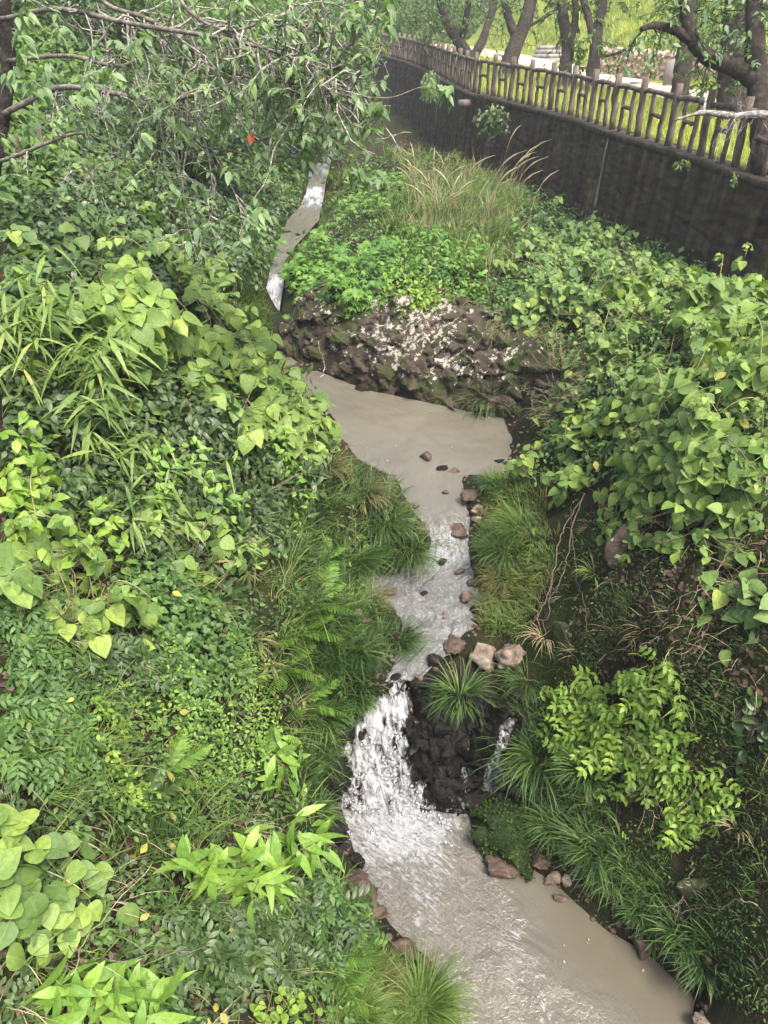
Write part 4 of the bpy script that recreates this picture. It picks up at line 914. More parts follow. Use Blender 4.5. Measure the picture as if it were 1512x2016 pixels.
leaf_mat('maple', [(.12, (.070, .170, .035)), (.5, (.130, .260, .050)), (.85, (.210, .350, .065))], .4, .45, .35, .2)
leaf_mat('bamboo', [(.12, (.075, .150, .035)), (.5, (.150, .240, .055)), (.8, (.230, .310, .080)), (.92, (.45, .36, .12))], .35, .42, .4, .25)
leaf_mat('sedge', [(.15, (.012, .032, .008)), (.45, (.040, .088, .020)), (.7, (.095, .165, .036)), (.88, (.20, .25, .07)), (.97, (.30, .27, .12))], .25, .4, .4, .2)
leaf_mat('sedge_brown', [(.12, (.05, .075, .02)), (.5, (.12, .13, .045)), (.8, (.22, .18, .08)), (.95, (.32, .24, .13))], .2, .5, .3, .2)
leaf_mat('grass', [(.12, (.05, .105, .02)), (.5, (.105, .175, .035)), (.8, (.19, .25, .06)), (.95, (.38, .31, .14))], .3, .5, .3, .15)
leaf_mat('straw', [(.12, (.19, .17, .085)), (.5, (.30, .26, .15)), (.85, (.42, .36, .24))], .25, .6, .2, .1)
leaf_mat('hill_grass', [(.12, (.22, .27, .05)), (.5, (.38, .43, .09)), (.8, (.50, .52, .14)), (.95, (.55, .48, .22))], .35, .6, .2, .1)
leaf_mat('fern', [(.12, (.06, .14, .025)), (.5, (.11, .21, .035)), (.85, (.20, .30, .05))], .32, .5, .3, .2)
leaf_mat('far_leaf', [(.12, (.05, .11, .03)), (.5, (.10, .18, .045)), (.85, (.19, .27, .07))], .4, .5, .3, .1)
leaf_mat('litter', [(.12, (.040, .027, .017)), (.5, (.085, .058, .040)), (.8, (.15, .105, .075)), (.95, (.26, .20, .15))], .1, .7, .2, .2, (1, .8, .6))
leaf_mat('moss_leaf', [(.12, (.018, .036, .008)), (.5, (.042, .072, .016)), (.9, (.095, .125, .028))], .2, .7, .2, .1)
leaf_mat('rust_leaf', [(.12, (.30, .06, .02)), (.85, (.36, .09, .03))], .3, .5, .3)
leaf_mat('yellow_leaf', [(.12, (.24, .25, .05)), (.85, (.40, .34, .10))], .3, .5, .3)
noise_mat('bark_grey', [(.3, (.045, .038, .032)), (.5, (.14, .12, .10)), (.7, (.27, .25, .22))], 16, 7, .9, .7, 60, .2, None, .01)
noise_mat('bark_dark', [(.3, (.010, .009, .008)), (.5, (.035, .028, .023)), (.7, (.075, .062, .050)), (.86, (.11, .12, .07))], 9, 8, .9, 1.0, 34, .2, None, .04)
noise_mat('bark_lichen', [(.3, (.06, .05, .045)), (.48, (.19, .17, .15)), (.62, (.42, .40, .36)), (.8, (.58, .56, .50))], 22, 7, .9, .7, 60, .2, None, .01)
noise_mat('tendril', [(.3, (.16, .15, .06)), (.7, (.34, .30, .15))], 20, 4, .8, .2, 60, .2)
noise_mat('vine_stem', [(.3, (.07, .06, .035)), (.7, (.19, .16, .09))], 20, 4, .8, .3, 60, .2)
noise_mat('green_stem', [(.3, (.07, .11, .03)), (.7, (.16, .20, .06))], 20, 4, .7, .2, 60, .2)
noise_mat('dead_twig', [(.3, (.10, .075, .055)), (.7, (.28, .22, .17))], 20, 4, .9, .3, 60, .2)
# ------------------------------------------------------------------ leaf shapes
LANCE = [(0, .03), (.15, .5), (.38, 1.0), (.6, .85), (.82, .42), (1.0, 0)]
T_kudzu = [kudzu_T(s) for s in range(7)]
T_cherry = [leaf_T(.44, None, .25, d) for d in (.2, .45, .7)]
T_ovate = [leaf_T(.55, None, .2, d) for d in (.15, .35, .6)]
T_round = [leaf_T(.9, [(0, .1), (.06, .7), (.22, 1.0), (.45, .98), (.68, .7), (.86, .34), (1, 0)], .16, d) for d in (.2, .4, .6)]
T_lance = [leaf_T(.27, LANCE, .25, d) for d in (.3, .6, .9)]
T_small = [leaf_T(.55, SMALLP, .2, d) for d in (.1, .3)]
T_maple = [palm_T(5, .60, 1.9), palm_T(7, .66, 2.2)]
T_pinn = [pinnate_T(4, .34, .42, s, .3 + .15 * s) for s in range(4)]
T_pinn3 = [pinnate_T(2, .42, .5, 10 + s, .3) for s in range(3)]
T_elm = [pinnate_T(3, .36, .5, 20 + s, .25 + .12 * s) for s in range(4)]
T_fern = [fern_T(16, .30, s, .3 + .14 * s) for s in range(4)]
T_bam = [leaf_T(.13, LANCE, .2, d) for d in (.3, .7, 1.1)]
T_whorl = [whorl_T(7, .30, s, .55) for s in range(4)]
_tm = {}
def tmesh(name, Ts, mat):
    k = (name, id(Ts), mat)
    if k not in _tm: _tm[k] = [make_mesh(name, *T[:2], uv=T[2], mat=MATS[mat]) for T in Ts]
    return _tm[k]
def in_poly(px, py, poly):
    c = np.zeros(len(px), bool); n = len(poly)
    for i in range(n):
        x1, y1 = poly[i]; x2, y2 = poly[(i + 1) % n]
        if y1 == y2: continue
        c ^= ((y1 > py) != (y2 > py)) & (px < (x2 - x1) * (py - y1) / (y2 - y1) + x1)
    return c
def sample_poly(poly, n, rng, perspective=True):
    poly = np.array(poly, float); lo, hi = poly.min(0), poly.max(0); out = np.zeros((0, 2))
    while len(out) < n:
        q = lo + (hi - lo) * rng.random((n * 3, 2)); q = q[in_poly(q[:, 0], q[:, 1], poly)]; out = np.concatenate([out, q])
    return out[:n]
def canopy_points(poly, n, H, rng, dmin=0, dmax=60, lump=2.2, gap=-2):
    """points in the upper part of a mat of growth H deep that covers the ground seen inside the outline"""
    q = sample_poly(poly, n, rng); q = q + rng.standard_normal(q.shape) * 34 * (rng.random((len(q), 1)) ** 3)
    P = hit(q[:, 0], q[:, 1], H); d = to_px(P)[:, 2]
    ok = (d > dmin) & (d < dmax); P = P[ok]
    P = P[fbm(P[:, 0] * 2.6 + 31, P[:, 1] * 2.6 + n % 17, o=3) + .3 * (rng.random(len(P)) - .5) > gap]
    g = ground(P[:, 0], P[:, 1])
    k = len(P)
    mound = .66 + .5 * vnoise(P[:, 0] * lump + 3, P[:, 1] * lump + 7)
    dep = 1 - .88 * rng.random(k) ** 1.6
    z = g + H * mound * dep + .02
    P = np.stack([P[:, 0], P[:, 1], z], -1)
    return P, dep
def orient(P, rng, slope=.6, up=.9, rand=.45, droop=.35, az=None, flat=False):
    k = len(P); nn = nrm(gnormal(P[:, 0], P[:, 1], .25) * slope + np.array([0, 0, up]) + rand * rng.standard_normal((k, 3)) + np.array([0, -.18, 0]))
    a = rng.random(k) * 6.283 if az is None else az
    f = np.stack([np.sin(a), np.cos(a), np.zeros(k)], -1) + gnormal(P[:, 0], P[:, 1], .25) * [.6, .6, 0]
    f = f - (f * nn).sum(-1, keepdims=True) * nn - np.array([0, 0, droop]) * rng.random((k, 1))
    return nrm(f), nn
def stems_mb(P, root, rng, n=12, r=.006, sagz=.1):
    mb = MB(); idx = rng.choice(len(P), min(n, len(P)), replace=False)
    for i in idx:
        a = np.asarray(root) + rng.standard_normal(3) * [.06, .06, 0]; b = P[i]
        t = np.linspace(0, 1, 7)[:, None]; w = a + (b - a) * t; w[:, 2] += np.sin(t[:, 0] * math.pi) * sagz; w[1:-1] += rng.standard_normal((5, 3)) * .02
        mb.tube(w, np.linspace(r, r * .4, 7), 5)
    return mb
def runners_mb(P, rng, n, r=.005, steps=6, reach=.6):
    """vine stems that run from leaf to leaf"""
    mb = MB()
    for _ in range(n):
        i = rng.integers(len(P)); path = [P[i]]; cur = P[i]; d = rng.standard_normal(2)
        for s in range(steps):
            v = P - cur; dist = np.linalg.norm(v, axis=1); sel = np.where((dist > .08) & (dist < reach) & (v[:, :2] @ d > 0))[0]
            if len(sel) == 0: break
            j = sel[rng.integers(len(sel))]; d = .5 * d + nrm(v[j, :2]); cur = P[j]; path.append(cur - [0, 0, .03])
        if len(path) > 2:
            c = catmull(np.array(path), 4); mb.tube(c, r, 5)
    return mb
SEED = [100]
def mat_plant(name, label, cat, poly, n, H, Ts, mat, size, group=None, dmin=0, dmax=60, leafname='leaf', cap=300, slope=.6, up=.9, rand=.45, droop=.35, stems=10, stemmat='vine_stem', runners=0, lump=2.2, stem_r=.006, lift=0.0, azc=None, gap=-2, tendrils=0):
    SEED[0] += 1; rng = np.random.default_rng(SEED[0])
    P, dep = canopy_points(poly, n, H, rng, dmin, dmax, lump, gap)
    if len(P) == 0: print('EMPTY', label); return None
    f, nn = orient(P, rng, slope, up, rand, droop)
    s = (size[0] + (size[1] - size[0]) * rng.random(len(P)) ** 1.3) * (.75 + .25 * dep)
    M = frames(f, nn, s)
    P = P - f * s[:, None] * .4 + [0, 0, lift]
    c = P[:, :2].mean(0); root = np.array([c[0], c[1], float(ground(c[0], c[1]))])
    t = thing(name, root, label, cat, group)
    leaf_parts(t, leafname, tmesh(leafname, Ts, mat), P, M, cap, Ts, MATS[mat])
    if stems: part('stems', stems_mb(P, root, rng, stems, stem_r), MATS[stemmat], t, kind='stuff')
    if tendrils:
        mb = MB(); PP = []; FF = []
        for i in rng.choice(len(P), tendrils):
            a = rng.random() * 6.283; h = .25 + .4 * rng.random(); tt = np.linspace(0, 1, 10)[:, None]; dv = np.array([math.sin(a), math.cos(a), 0])
            c_ = P[i] + dv * (.25 * tt + .55 * tt ** 3) * h + np.array([0, 0, 1]) * h * (tt * 1.15 - .75 * tt ** 4); mb.tube(c_, np.linspace(.006, .0025, 10), 5)
            for k_ in range(4): PP.append(c_[3 + 2 * k_ % 7]); b_ = rng.random() * 6.283; FF.append((math.cos(b_), math.sin(b_), -.1))
        part('tendrils', mb, MATS['tendril'], t, kind='stuff')
        leaf_parts(t, leafname, tmesh(leafname, Ts, mat), np.array(PP), frames(np.array(FF), np.tile([0, -.3, 1.], (len(PP), 1)) + rng.standard_normal((len(PP), 3)) * .3, (.35 + .3 * rng.random(len(PP))) * size[0]), 60, Ts, MATS[mat])
    if runners: part('runners', runners_mb(P, rng, runners), MATS[stemmat], t, kind='stuff')
    return t

# ------------------------------------------------------------------ kudzu
G = 'kudzu vines over the banks'
KU = [(420, 470), (330, 470), (230, 520), (170, 590), (230, 650), (330, 720), (420, 760), (520, 800), (600, 830), (660, 780), (640, 720), (560, 640), (500, 560)]
mat_plant('kudzu_vine', 'broad pale green kudzu mound on the left bank beside the pool', 'vine', KU, 580, .85, T_kudzu, 'kudzu', (.26, .42), G, 4, 11, runners=14, gap=-.28, tendrils=14)
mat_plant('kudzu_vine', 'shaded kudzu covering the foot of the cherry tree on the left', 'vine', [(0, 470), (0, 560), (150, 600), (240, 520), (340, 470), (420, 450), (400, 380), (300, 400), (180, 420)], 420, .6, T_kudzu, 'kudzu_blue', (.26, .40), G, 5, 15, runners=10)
mat_plant('kudzu_vine', 'large-leaved kudzu spilling down the left bank below the bamboo grass', 'vine', [(60, 990), (0, 980), (0, 1150), (60, 1190), (170, 1200), (260, 1230), (310, 1200), (310, 1120), (230, 1080), (170, 1000)], 150, .55, T_kudzu, 'kudzu', (.22, .34), G, 3, 8, runners=10, gap=-.28, tendrils=5)
mat_plant('kudzu_vine', 'sparse kudzu runners among the dark shrub left of the stream', 'vine', [(230, 900), (330, 940), (440, 1010), (540, 1060), (480, 1090), (330, 1060), (250, 1000)], 40, .6, T_kudzu, 'kudzu', (.18, .27), G, 3, 9, runners=8)
mat_plant('kudzu_vine', 'kudzu tongue hanging over the left shore of the middle pool', 'vine', [(560, 690), (640, 760), (650, 800), (600, 850), (560, 860), (500, 800), (500, 720)], 120, .85, T_kudzu, 'kudzu', (.20, .30), G, 4, 11, runners=8, gap=-.28, tendrils=6)
mat_plant('kudzu_vine', 'kudzu heaped against the dark wall behind the grass', 'vine', [(1000, 430), (1080, 420), (1200, 430), (1250, 480), (1240, 560), (1150, 600), (1060, 560), (990, 500)], 560, .7, T_kudzu, 'kudzu_blue', (.18, .31), G, 8, 18, runners=10, gap=-.28, tendrils=8)
mat_plant('kudzu_vine', 'bright kudzu bank on the upper right reaching the frame edge', 'vine', [(1180, 520), (1300, 480), (1430, 500), (1530, 520), (1530, 720), (1400, 700), (1280, 690), (1170, 640)], 620, .7, T_kudzu, 'kudzu', (.20, .33), G, 5, 14, runners=16, gap=-.28, tendrils=22)
mat_plant('kudzu_vine', 'leafy kudzu between rock face and right slope', 'vine', [(960, 560), (1060, 540), (1180, 600), (1260, 700), (1220, 790), (1120, 790), (1080, 700), (1000, 640)], 440, .6, T_kudzu, 'kudzu_blue', (.17, .28), G, 6, 14, runners=14, gap=-.28, tendrils=10)
mat_plant('kudzu_vine', 'kudzu shelf leaning over the right shore of the pool', 'vine', [(1040, 830), (1120, 760), (1260, 720), (1330, 800), (1280, 900), (1180, 950), (1090, 930), (1030, 880)], 300, .6, T_kudzu, 'kudzu', (.19, .31), G, 5, 12, runners=12, gap=-.28, tendrils=10)
mat_plant('kudzu_vine', 'nearest big-leaved kudzu hanging over the bare right slope', 'vine', [(1280, 720), (1400, 690), (1530, 700), (1530, 960), (1440, 960), (1330, 930), (1240, 900)], 330, .6, T_kudzu, 'kudzu', (.22, .36), G, 3, 9, runners=14, gap=-.28, tendrils=10)
mat_plant('kudzu_vine', 'small kudzu sprays trailing below the right overhang', 'vine', [(1180, 960), (1330, 970), (1500, 980), (1500, 1060), (1350, 1080), (1220, 1060)], 90, .3, T_kudzu, 'kudzu', (.16, .25), G, 3, 9, runners=6)
mat_plant('kudzu_vine', 'thin line of kudzu along the foot of the dark wall', 'vine', [(1040, 430), (1130, 430), (1260, 480), (1400, 495), (1530, 520), (1530, 570), (1380, 550), (1230, 520), (1060, 470)], 420, .45, T_kudzu, 'kudzu_blue', (.22, .32), G, 8, 22, runners=8)
# ------------------------------------------------------------------ shrubs
mat_plant('leafy_plant', 'tall plant with rounded toothed leaves at the lower left edge', 'plant', [(0, 1590), (60, 1590), (70, 1680), (70, 1790), (30, 1850), (0, 1850)], 30, .45, T_round, 'kudzu', (.13, .18), None, 2, 7, stems=8, slope=.3, rand=.3, lift=.22)
mat_plant('leafy_plant', 'plant with rounded toothed leaves right of the edge plant, lower left', 'plant', [(110, 1650), (170, 1630), (205, 1690), (215, 1780), (150, 1860), (60, 1880), (50, 1790), (100, 1740)], 34, .4, T_round, 'kudzu', (.12, .17), None, 2, 8, stems=8, slope=.3, rand=.3, lift=.2)
mat_plant('lance_leaf_shrub', 'shrub with large pale lance leaves in rosettes above the dark pinnate bush', 'shrub', [(310, 1690), (360, 1640), (450, 1610), (560, 1590), (640, 1600), (650, 1660), (560, 1700), (470, 1740), (360, 1730)], 125, .7, T_lance, 'fresh_leaf', (.24, .36), None, 3, 9, stems=12, slope=.3, rand=.5, droop=.4, lift=.15)
mat_plant('lance_leaf_shrub', 'bright lance-leaved shrub at the bottom left edge of the picture', 'shrub', [(90, 1960), (140, 1900), (230, 1920), (300, 1880), (350, 1930), (340, 2030), (80, 2030)], 100, .5, T_lance, 'fresh_leaf', (.20, .30), None, 2, 7, stems=10, slope=.3, rand=.5, lift=.15)
mat_plant('lance_leaf_shrub', 'small bright sprig of lance leaves beside the left of the fall', 'shrub', [(530, 1440), (590, 1440), (620, 1500), (590, 1560), (530, 1560)], 30, .4, T_lance, 'fresh_leaf', (.2, .28), None, 3, 9, stems=5, slope=.3, lift=.12)
mat_plant('pinnate_bush', 'dark pinnate-leaved bush beside the lower pool', 'bush', [(290, 1790), (380, 1740), (500, 1720), (620, 1710), (700, 1760), (740, 1820), (640, 1870), (520, 1890), (440, 1900), (330, 1860)], 300, .55, T_pinn, 'dark_leaf', (.20, .30), None, 3, 9, slope=.4, rand=.35)
mat_plant('pinnate_bush', 'light pinnate sprays over the left shore boulders', 'bush', [(560, 1690), (650, 1680), (700, 1760), (740, 1830), (660, 1860), (590, 1790)], 70, .6, T_pinn, 'mid_leaf', (.18, .26), None, 3, 9, slope=.4, rand=.35)
mat_plant('pinnate_bush', 'blue-green pinnate bush in the middle of the left bank', 'bush', [(140, 1240), (250, 1230), (340, 1240), (400, 1290), (330, 1340), (220, 1350), (150, 1300)], 110, .4, T_pinn, 'dark_leaf', (.18, .27), None, 3, 9, slope=.5, rand=.35)
mat_plant('pinnate_bush', 'pinnate bush on the left frame edge below the kudzu', 'bush', [(0, 1320), (80, 1320), (150, 1370), (200, 1460), (130, 1540), (0, 1500)], 170, .45, T_pinn, 'mid_leaf', (.17, .26), None, 2, 8, slope=.5, rand=.35)
mat_plant('pinnate_bush', 'pinnate foliage behind the rosette shrub in the lower left', 'bush', [(0, 1180), (110, 1200), (180, 1270), (130, 1340), (0, 1320)], 130, .4, T_pinn, 'mid_leaf', (.15, .22), None, 2, 8, slope=.5, rand=.35)
mat_plant('dark_shrub', 'dark glossy lance-leaved shrub below the kudzu mound', 'shrub', [(330, 790), (450, 780), (560, 830), (650, 860), (650, 930), (560, 980), (430, 1000), (340, 940)], 620, .7, T_lance, 'dark_leaf', (.13, .20), None, 4, 10, slope=.5, rand=.5, droop=.6)
mat_plant('dark_shrub', 'dark lance leaves reaching over the pool inlet', 'shrub', [(540, 690), (590, 670), (620, 710), (600, 740), (530, 760), (490, 730)], 70, .7, T_lance, 'dark_leaf', (.16, .26), None, 5, 13, slope=.4, rand=.5, droop=.6)
mat_plant('small_leaf_shrub', 'blue-green small-leaved shrub left of the grass slope', 'shrub', [(280, 960), (420, 980), (530, 1010), (580, 1060), (480, 1100), (340, 1080), (260, 1030)], 700, .45, T_ovate, 'dark_leaf', (.06, .10), None, 3, 10, slope=.5, rand=.5)
mat_plant('lime_shrub', 'yellow-green shrub in the left margin above the kudzu leaves', 'shrub', [(0, 830), (60, 830), (100, 880), (110, 960), (60, 1010), (0, 1000)], 210, .5, T_ovate, 'lime_leaf', (.09, .14), None, 2, 8, slope=.4, rand=.5)
mat_plant('lime_shrub', 'lime-yellow shoots between the large kudzu leaves', 'shrub', [(160, 1010), (220, 1000), (250, 1040), (230, 1090), (170, 1100), (70, 1060), (60, 1030)], 70, .55, T_ovate, 'lime_leaf', (.09, .13), None, 2, 8, slope=.3, rand=.5, lift=.15)
mat_plant('elm_shrub', 'glowing yellow-green shrub on the dark right slope', 'shrub', [(1080, 1310), (1150, 1280), (1220, 1310), (1290, 1270), (1340, 1330), (1390, 1410), (1370, 1450), (1270, 1500), (1180, 1480), (1100, 1430)], 300, .75, T_elm, 'lime_leaf', (.17, .29), None, 3, 9, slope=.25, rand=.28, gap=-.85, stems=14, stemmat='dead_twig')
mat_plant('elm_shrub', 'lower yellow-green sprays hanging near the right edge', 'shrub', [(1330, 1510), (1400, 1490), (1450, 1540), (1420, 1600), (1340, 1640), (1300, 1600)], 90, .45, T_elm, 'lime_leaf', (.15, .22), None, 3, 9, slope=.35, rand=.35, stems=8, stemmat='dead_twig')
mat_plant('maple_bush', 'maple bush with star-shaped leaves on the crest of the rock face', 'bush', [(545, 470), (640, 445), (740, 455), (785, 500), (750, 565), (640, 555), (570, 525)], 1000, .8, T_maple, 'maple', (.20, .28), None, 10, 20, slope=.3, rand=.3, droop=.3)
mat_plant('maple_bush', 'small maple seedlings by the stream behind the rock', 'bush', [(680, 330), (790, 310), (800, 350), (760, 400), (660, 400)], 260, .5, T_maple, 'maple', (.18, .24), None, 12, 28, slope=.3, rand=.3)
mat_plant('small_leaf_shrub', 'yellow-green small-leaved bush at the rock rim', 'shrub', [(770, 540), (840, 530), (870, 570), (840, 610), (790, 610)], 420, .6, T_small, 'lime_leaf', (.08, .12), None, 9, 16, slope=.3, rand=.5, lift=.3)
mat_plant('leafy_herbs', 'tangle of leafy herbs on the flat above the rock', 'herbs', [(740, 430), (880, 410), (960, 470), (960, 560), (880, 570), (780, 530)], 1700, .5, T_ovate, 'maple', (.08, .14), None, 9, 20, slope=.3, rand=.5, stems=16, stemmat='green_stem')
mat_plant('leafy_herbs', 'broad-leaved herbs on the right edge of the slope', 'herbs', [(1380, 1130), (1440, 1110), (1530, 1120), (1530, 1240), (1440, 1230), (1400, 1180)], 30, .35, T_round, 'kudzu_blue', (.14, .20), None, 2, 8, slope=.3, rand=.3, stems=6)
mat_plant('leafy_herbs', 'dark ovate herbs on the right edge below the broad-leaved ones', 'herbs', [(1440, 1390), (1512, 1370), (1512, 1490), (1450, 1480)], 34, .25, T_round, 'dark_leaf', (.09, .13), None, 2, 8, slope=.3, rand=.3, stems=5)
mat_plant('leafy_herbs', 'willow-like grey-green herb in the sedge left of the rapid', 'herbs', [(660, 1000), (720, 990), (730, 1040), (690, 1060), (650, 1040)], 70, .35, T_lance, 'kudzu_blue', (.07, .11), None, 5, 11, slope=.3, rand=.5, stems=6)
mat_plant('bramble', 'bright trifoliate sprig over the sedge left of the rapid', 'plant', [(650, 1050), (760, 1040), (775, 1080), (740, 1120), (690, 1120)], 34, .35, T_pinn3, 'fresh_leaf', (.14, .19), None, 5, 11, slope=.3, rand=.4, stems=6)
mat_plant('bramble', 'small trifoliate plant left of the fall lip', 'plant', [(640, 1320), (700, 1320), (700, 1400), (650, 1400)], 12, .3, T_pinn3, 'fresh_leaf', (.10, .14), None, 5, 11, slope=.3, rand=.4, stems=4)
mat_plant('bramble', 'little rosette of pale leaves in the right bank grass', 'plant', [(1015, 1040), (1060, 1030), (1065, 1070), (1020, 1070)], 7, .2, T_pinn3, 'fresh_leaf', (.16, .2), None, 5, 11, slope=.3, rand=.2, stems=3)
mat_plant('bramble', 'yellow-green seedlings at the bottom edge left of the grass tuft', 'plant', [(500, 1960), (560, 1930), (620, 1960), (610, 2030), (500, 2030)], 60, .3, T_round, 'lime_leaf', (.05, .08), None, 2, 8, slope=.3, rand=.4, stems=6)
# small-leaved ground cover that nobody could count
def cover(label, name, poly, n, H, Ts, mat, size, dmin=0, dmax=60, slope=.6, rand=.55, cat='ground cover', gap=-2):
    SEED[0] += 1; rng = np.random.default_rng(SEED[0]); P, dep = canopy_points(poly, n, H, rng, dmin, dmax, 3.5, gap); P = P[shore(P[:, 0], P[:, 1]) > .03]
    f, nn = orient(P, rng, slope, .9, rand); s = size[0] + (size[1] - size[0]) * rng.random(len(P)); M = frames(f, nn, s); mb = MB()
    k = rng.integers(len(Ts), size=len(P))
    for t in range(len(Ts)): mb.inst(Ts[t], P[k == t], M[k == t])
    return tag(link(name, mb.mesh(name, MATS[mat])), label, cat, kind='stuff')
LB = [(0, 1000), (300, 980), (560, 1000), (650, 1120), (640, 1300), (640, 1480), (640, 1640), (720, 1850), (700, 2040), (0, 2040)]
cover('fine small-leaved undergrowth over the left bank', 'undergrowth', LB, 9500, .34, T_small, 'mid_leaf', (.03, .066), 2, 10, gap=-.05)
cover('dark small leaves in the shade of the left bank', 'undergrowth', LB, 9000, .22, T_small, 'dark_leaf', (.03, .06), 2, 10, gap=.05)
cover('yellow-green small leaves trailing over the left bank', 'undergrowth', [(90, 1250), (200, 1280), (320, 1380), (330, 1560), (240, 1580), (200, 1460), (100, 1340)], 1100, .42, T_small, 'lime_leaf', (.03, .055), 2, 10, gap=-.1)
cover('small-leaved undergrowth in the centre of the left bank', 'undergrowth', [(300, 1180), (430, 1180), (520, 1260), (560, 1420), (520, 1520), (400, 1520), (310, 1380)], 2400, .36, T_small, 'fresh_leaf', (.028, .05), 2, 10, gap=-.05)
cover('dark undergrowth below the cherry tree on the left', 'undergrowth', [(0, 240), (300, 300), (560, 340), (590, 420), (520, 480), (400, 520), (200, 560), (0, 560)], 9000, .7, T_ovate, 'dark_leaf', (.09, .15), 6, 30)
cover('dense leafy scrub on the hill behind the cherry tree', 'undergrowth', [(-60, 20), (300, 20), (620, 150), (640, 300), (300, 320), (-60, 330)], 11000, .9, T_ovate, 'far_leaf', (.14, .24), 9, 60)
cover('weeds along the foot of the dark wall', 'undergrowth', [(900, 290), (1000, 300), (1200, 400), (1530, 500), (1530, 560), (1250, 500), (1000, 440)], 6000, .3, T_ovate, 'mid_leaf', (.06, .11), 8, 30)
cover('weedy undergrowth on the far left bank of the stream', 'undergrowth', [(380, 300), (600, 280), (600, 360), (560, 430), (530, 500), (460, 540), (420, 420)], 5000, .35, T_small, 'mid_leaf', (.06, .10), 8, 34)
cover('mixed weeds around the upper kudzu on the left bank', 'undergrowth', [(0, 560), (400, 500), (640, 700), (640, 900), (560, 1000), (0, 1000)], 7000, .42, T_ovate, 'dark_leaf', (.06, .10), 4, 12)
cover('leafy weeds under the right kudzu', 'undergrowth', [(960, 430), (1250, 440), (1530, 530), (1530, 950), (1280, 900), (1050, 900), (1060, 760), (960, 580)], 9000, .38, T_ovate, 'mid_leaf', (.05, .09), 3, 18)
cover('low weeds on the flat above the rock', 'undergrowth', [(560, 480), (640, 440), (700, 300), (900, 290), (1000, 420), (1000, 600), (860, 570), (700, 540)], 7000, .28, T_small, 'mid_leaf', (.05, .09), 9, 40)
cover('tiny creeping plants on the shaded right slope', 'undergrowth', [(1080, 960), (1280, 980), (1512, 1040), (1512, 2016), (1400, 1960), (1220, 1800), (1100, 1660), (1080, 1300)], 3400, .07, T_small, 'mid_leaf', (.018, .04), 3, 12, gap=.0)
cover('bright moss and seedlings on the slope beside the boulders', 'undergrowth', [(1080, 1080), (1180, 1060), (1230, 1200), (1200, 1300), (1090, 1310), (1070, 1220)], 2600, .04, T_small, 'moss_leaf', (.012, .03), 3, 12, gap=-.1)
cover('dark moss fur on the lower right slope', 'undergrowth', [(1060, 1300), (1300, 1300), (1512, 1400), (1512, 2016), (1400, 1960), (1220, 1800), (1090, 1660)], 9000, .03, T_small, 'moss_leaf', (.012, .032), 3, 12, gap=-.1)

# ------------------------------------------------------------------ grasses
def tuft(label, px, py, w, n, mat='sedge', el=(.9, 1.5), bend=1.7, wd=.007, group='sedge clumps by the water', name='sedge_clump', cat='sedge', root=None, az=None, rootr=.12, lenf=.62):
    SEED[0] += 1; rng = np.random.default_rng(SEED[0])
    p = gpt(px, py) if root is None else np.asarray(root); d = to_px(p)[2]; L = w / FPX * d * lenf
    gn = gnormal(p[0], p[1], .3); dh_ = math.atan2(gn[0], gn[1]); a = np.where(rng.random(n) < .6 * min(1, math.hypot(gn[0], gn[1]) * 1.6), dh_ + rng.standard_normal(n) * .75, rng.random(n) * 6.283)
    rr = np.sqrt(rng.random(n)) * L * rootr * 2
    r = np.stack([p[0] + rr * np.sin(a), p[1] + rr * np.cos(a), np.full(n, p[2] - .02)], -1)
    mb = MB(); mb.blades(r - p, a, L * (.30 + .85 * rng.random(n)), el[0] + (el[1] - el[0]) * rng.random(n), bend * (.6 + .7 * rng.random(n)), wd * (.7 + .6 * rng.random(n)), 6, .8)
    o = link(name, mb.mesh(name, MATS[mat])); o.location = [float(c) for c in p]
    return tag(o, label, cat, group)
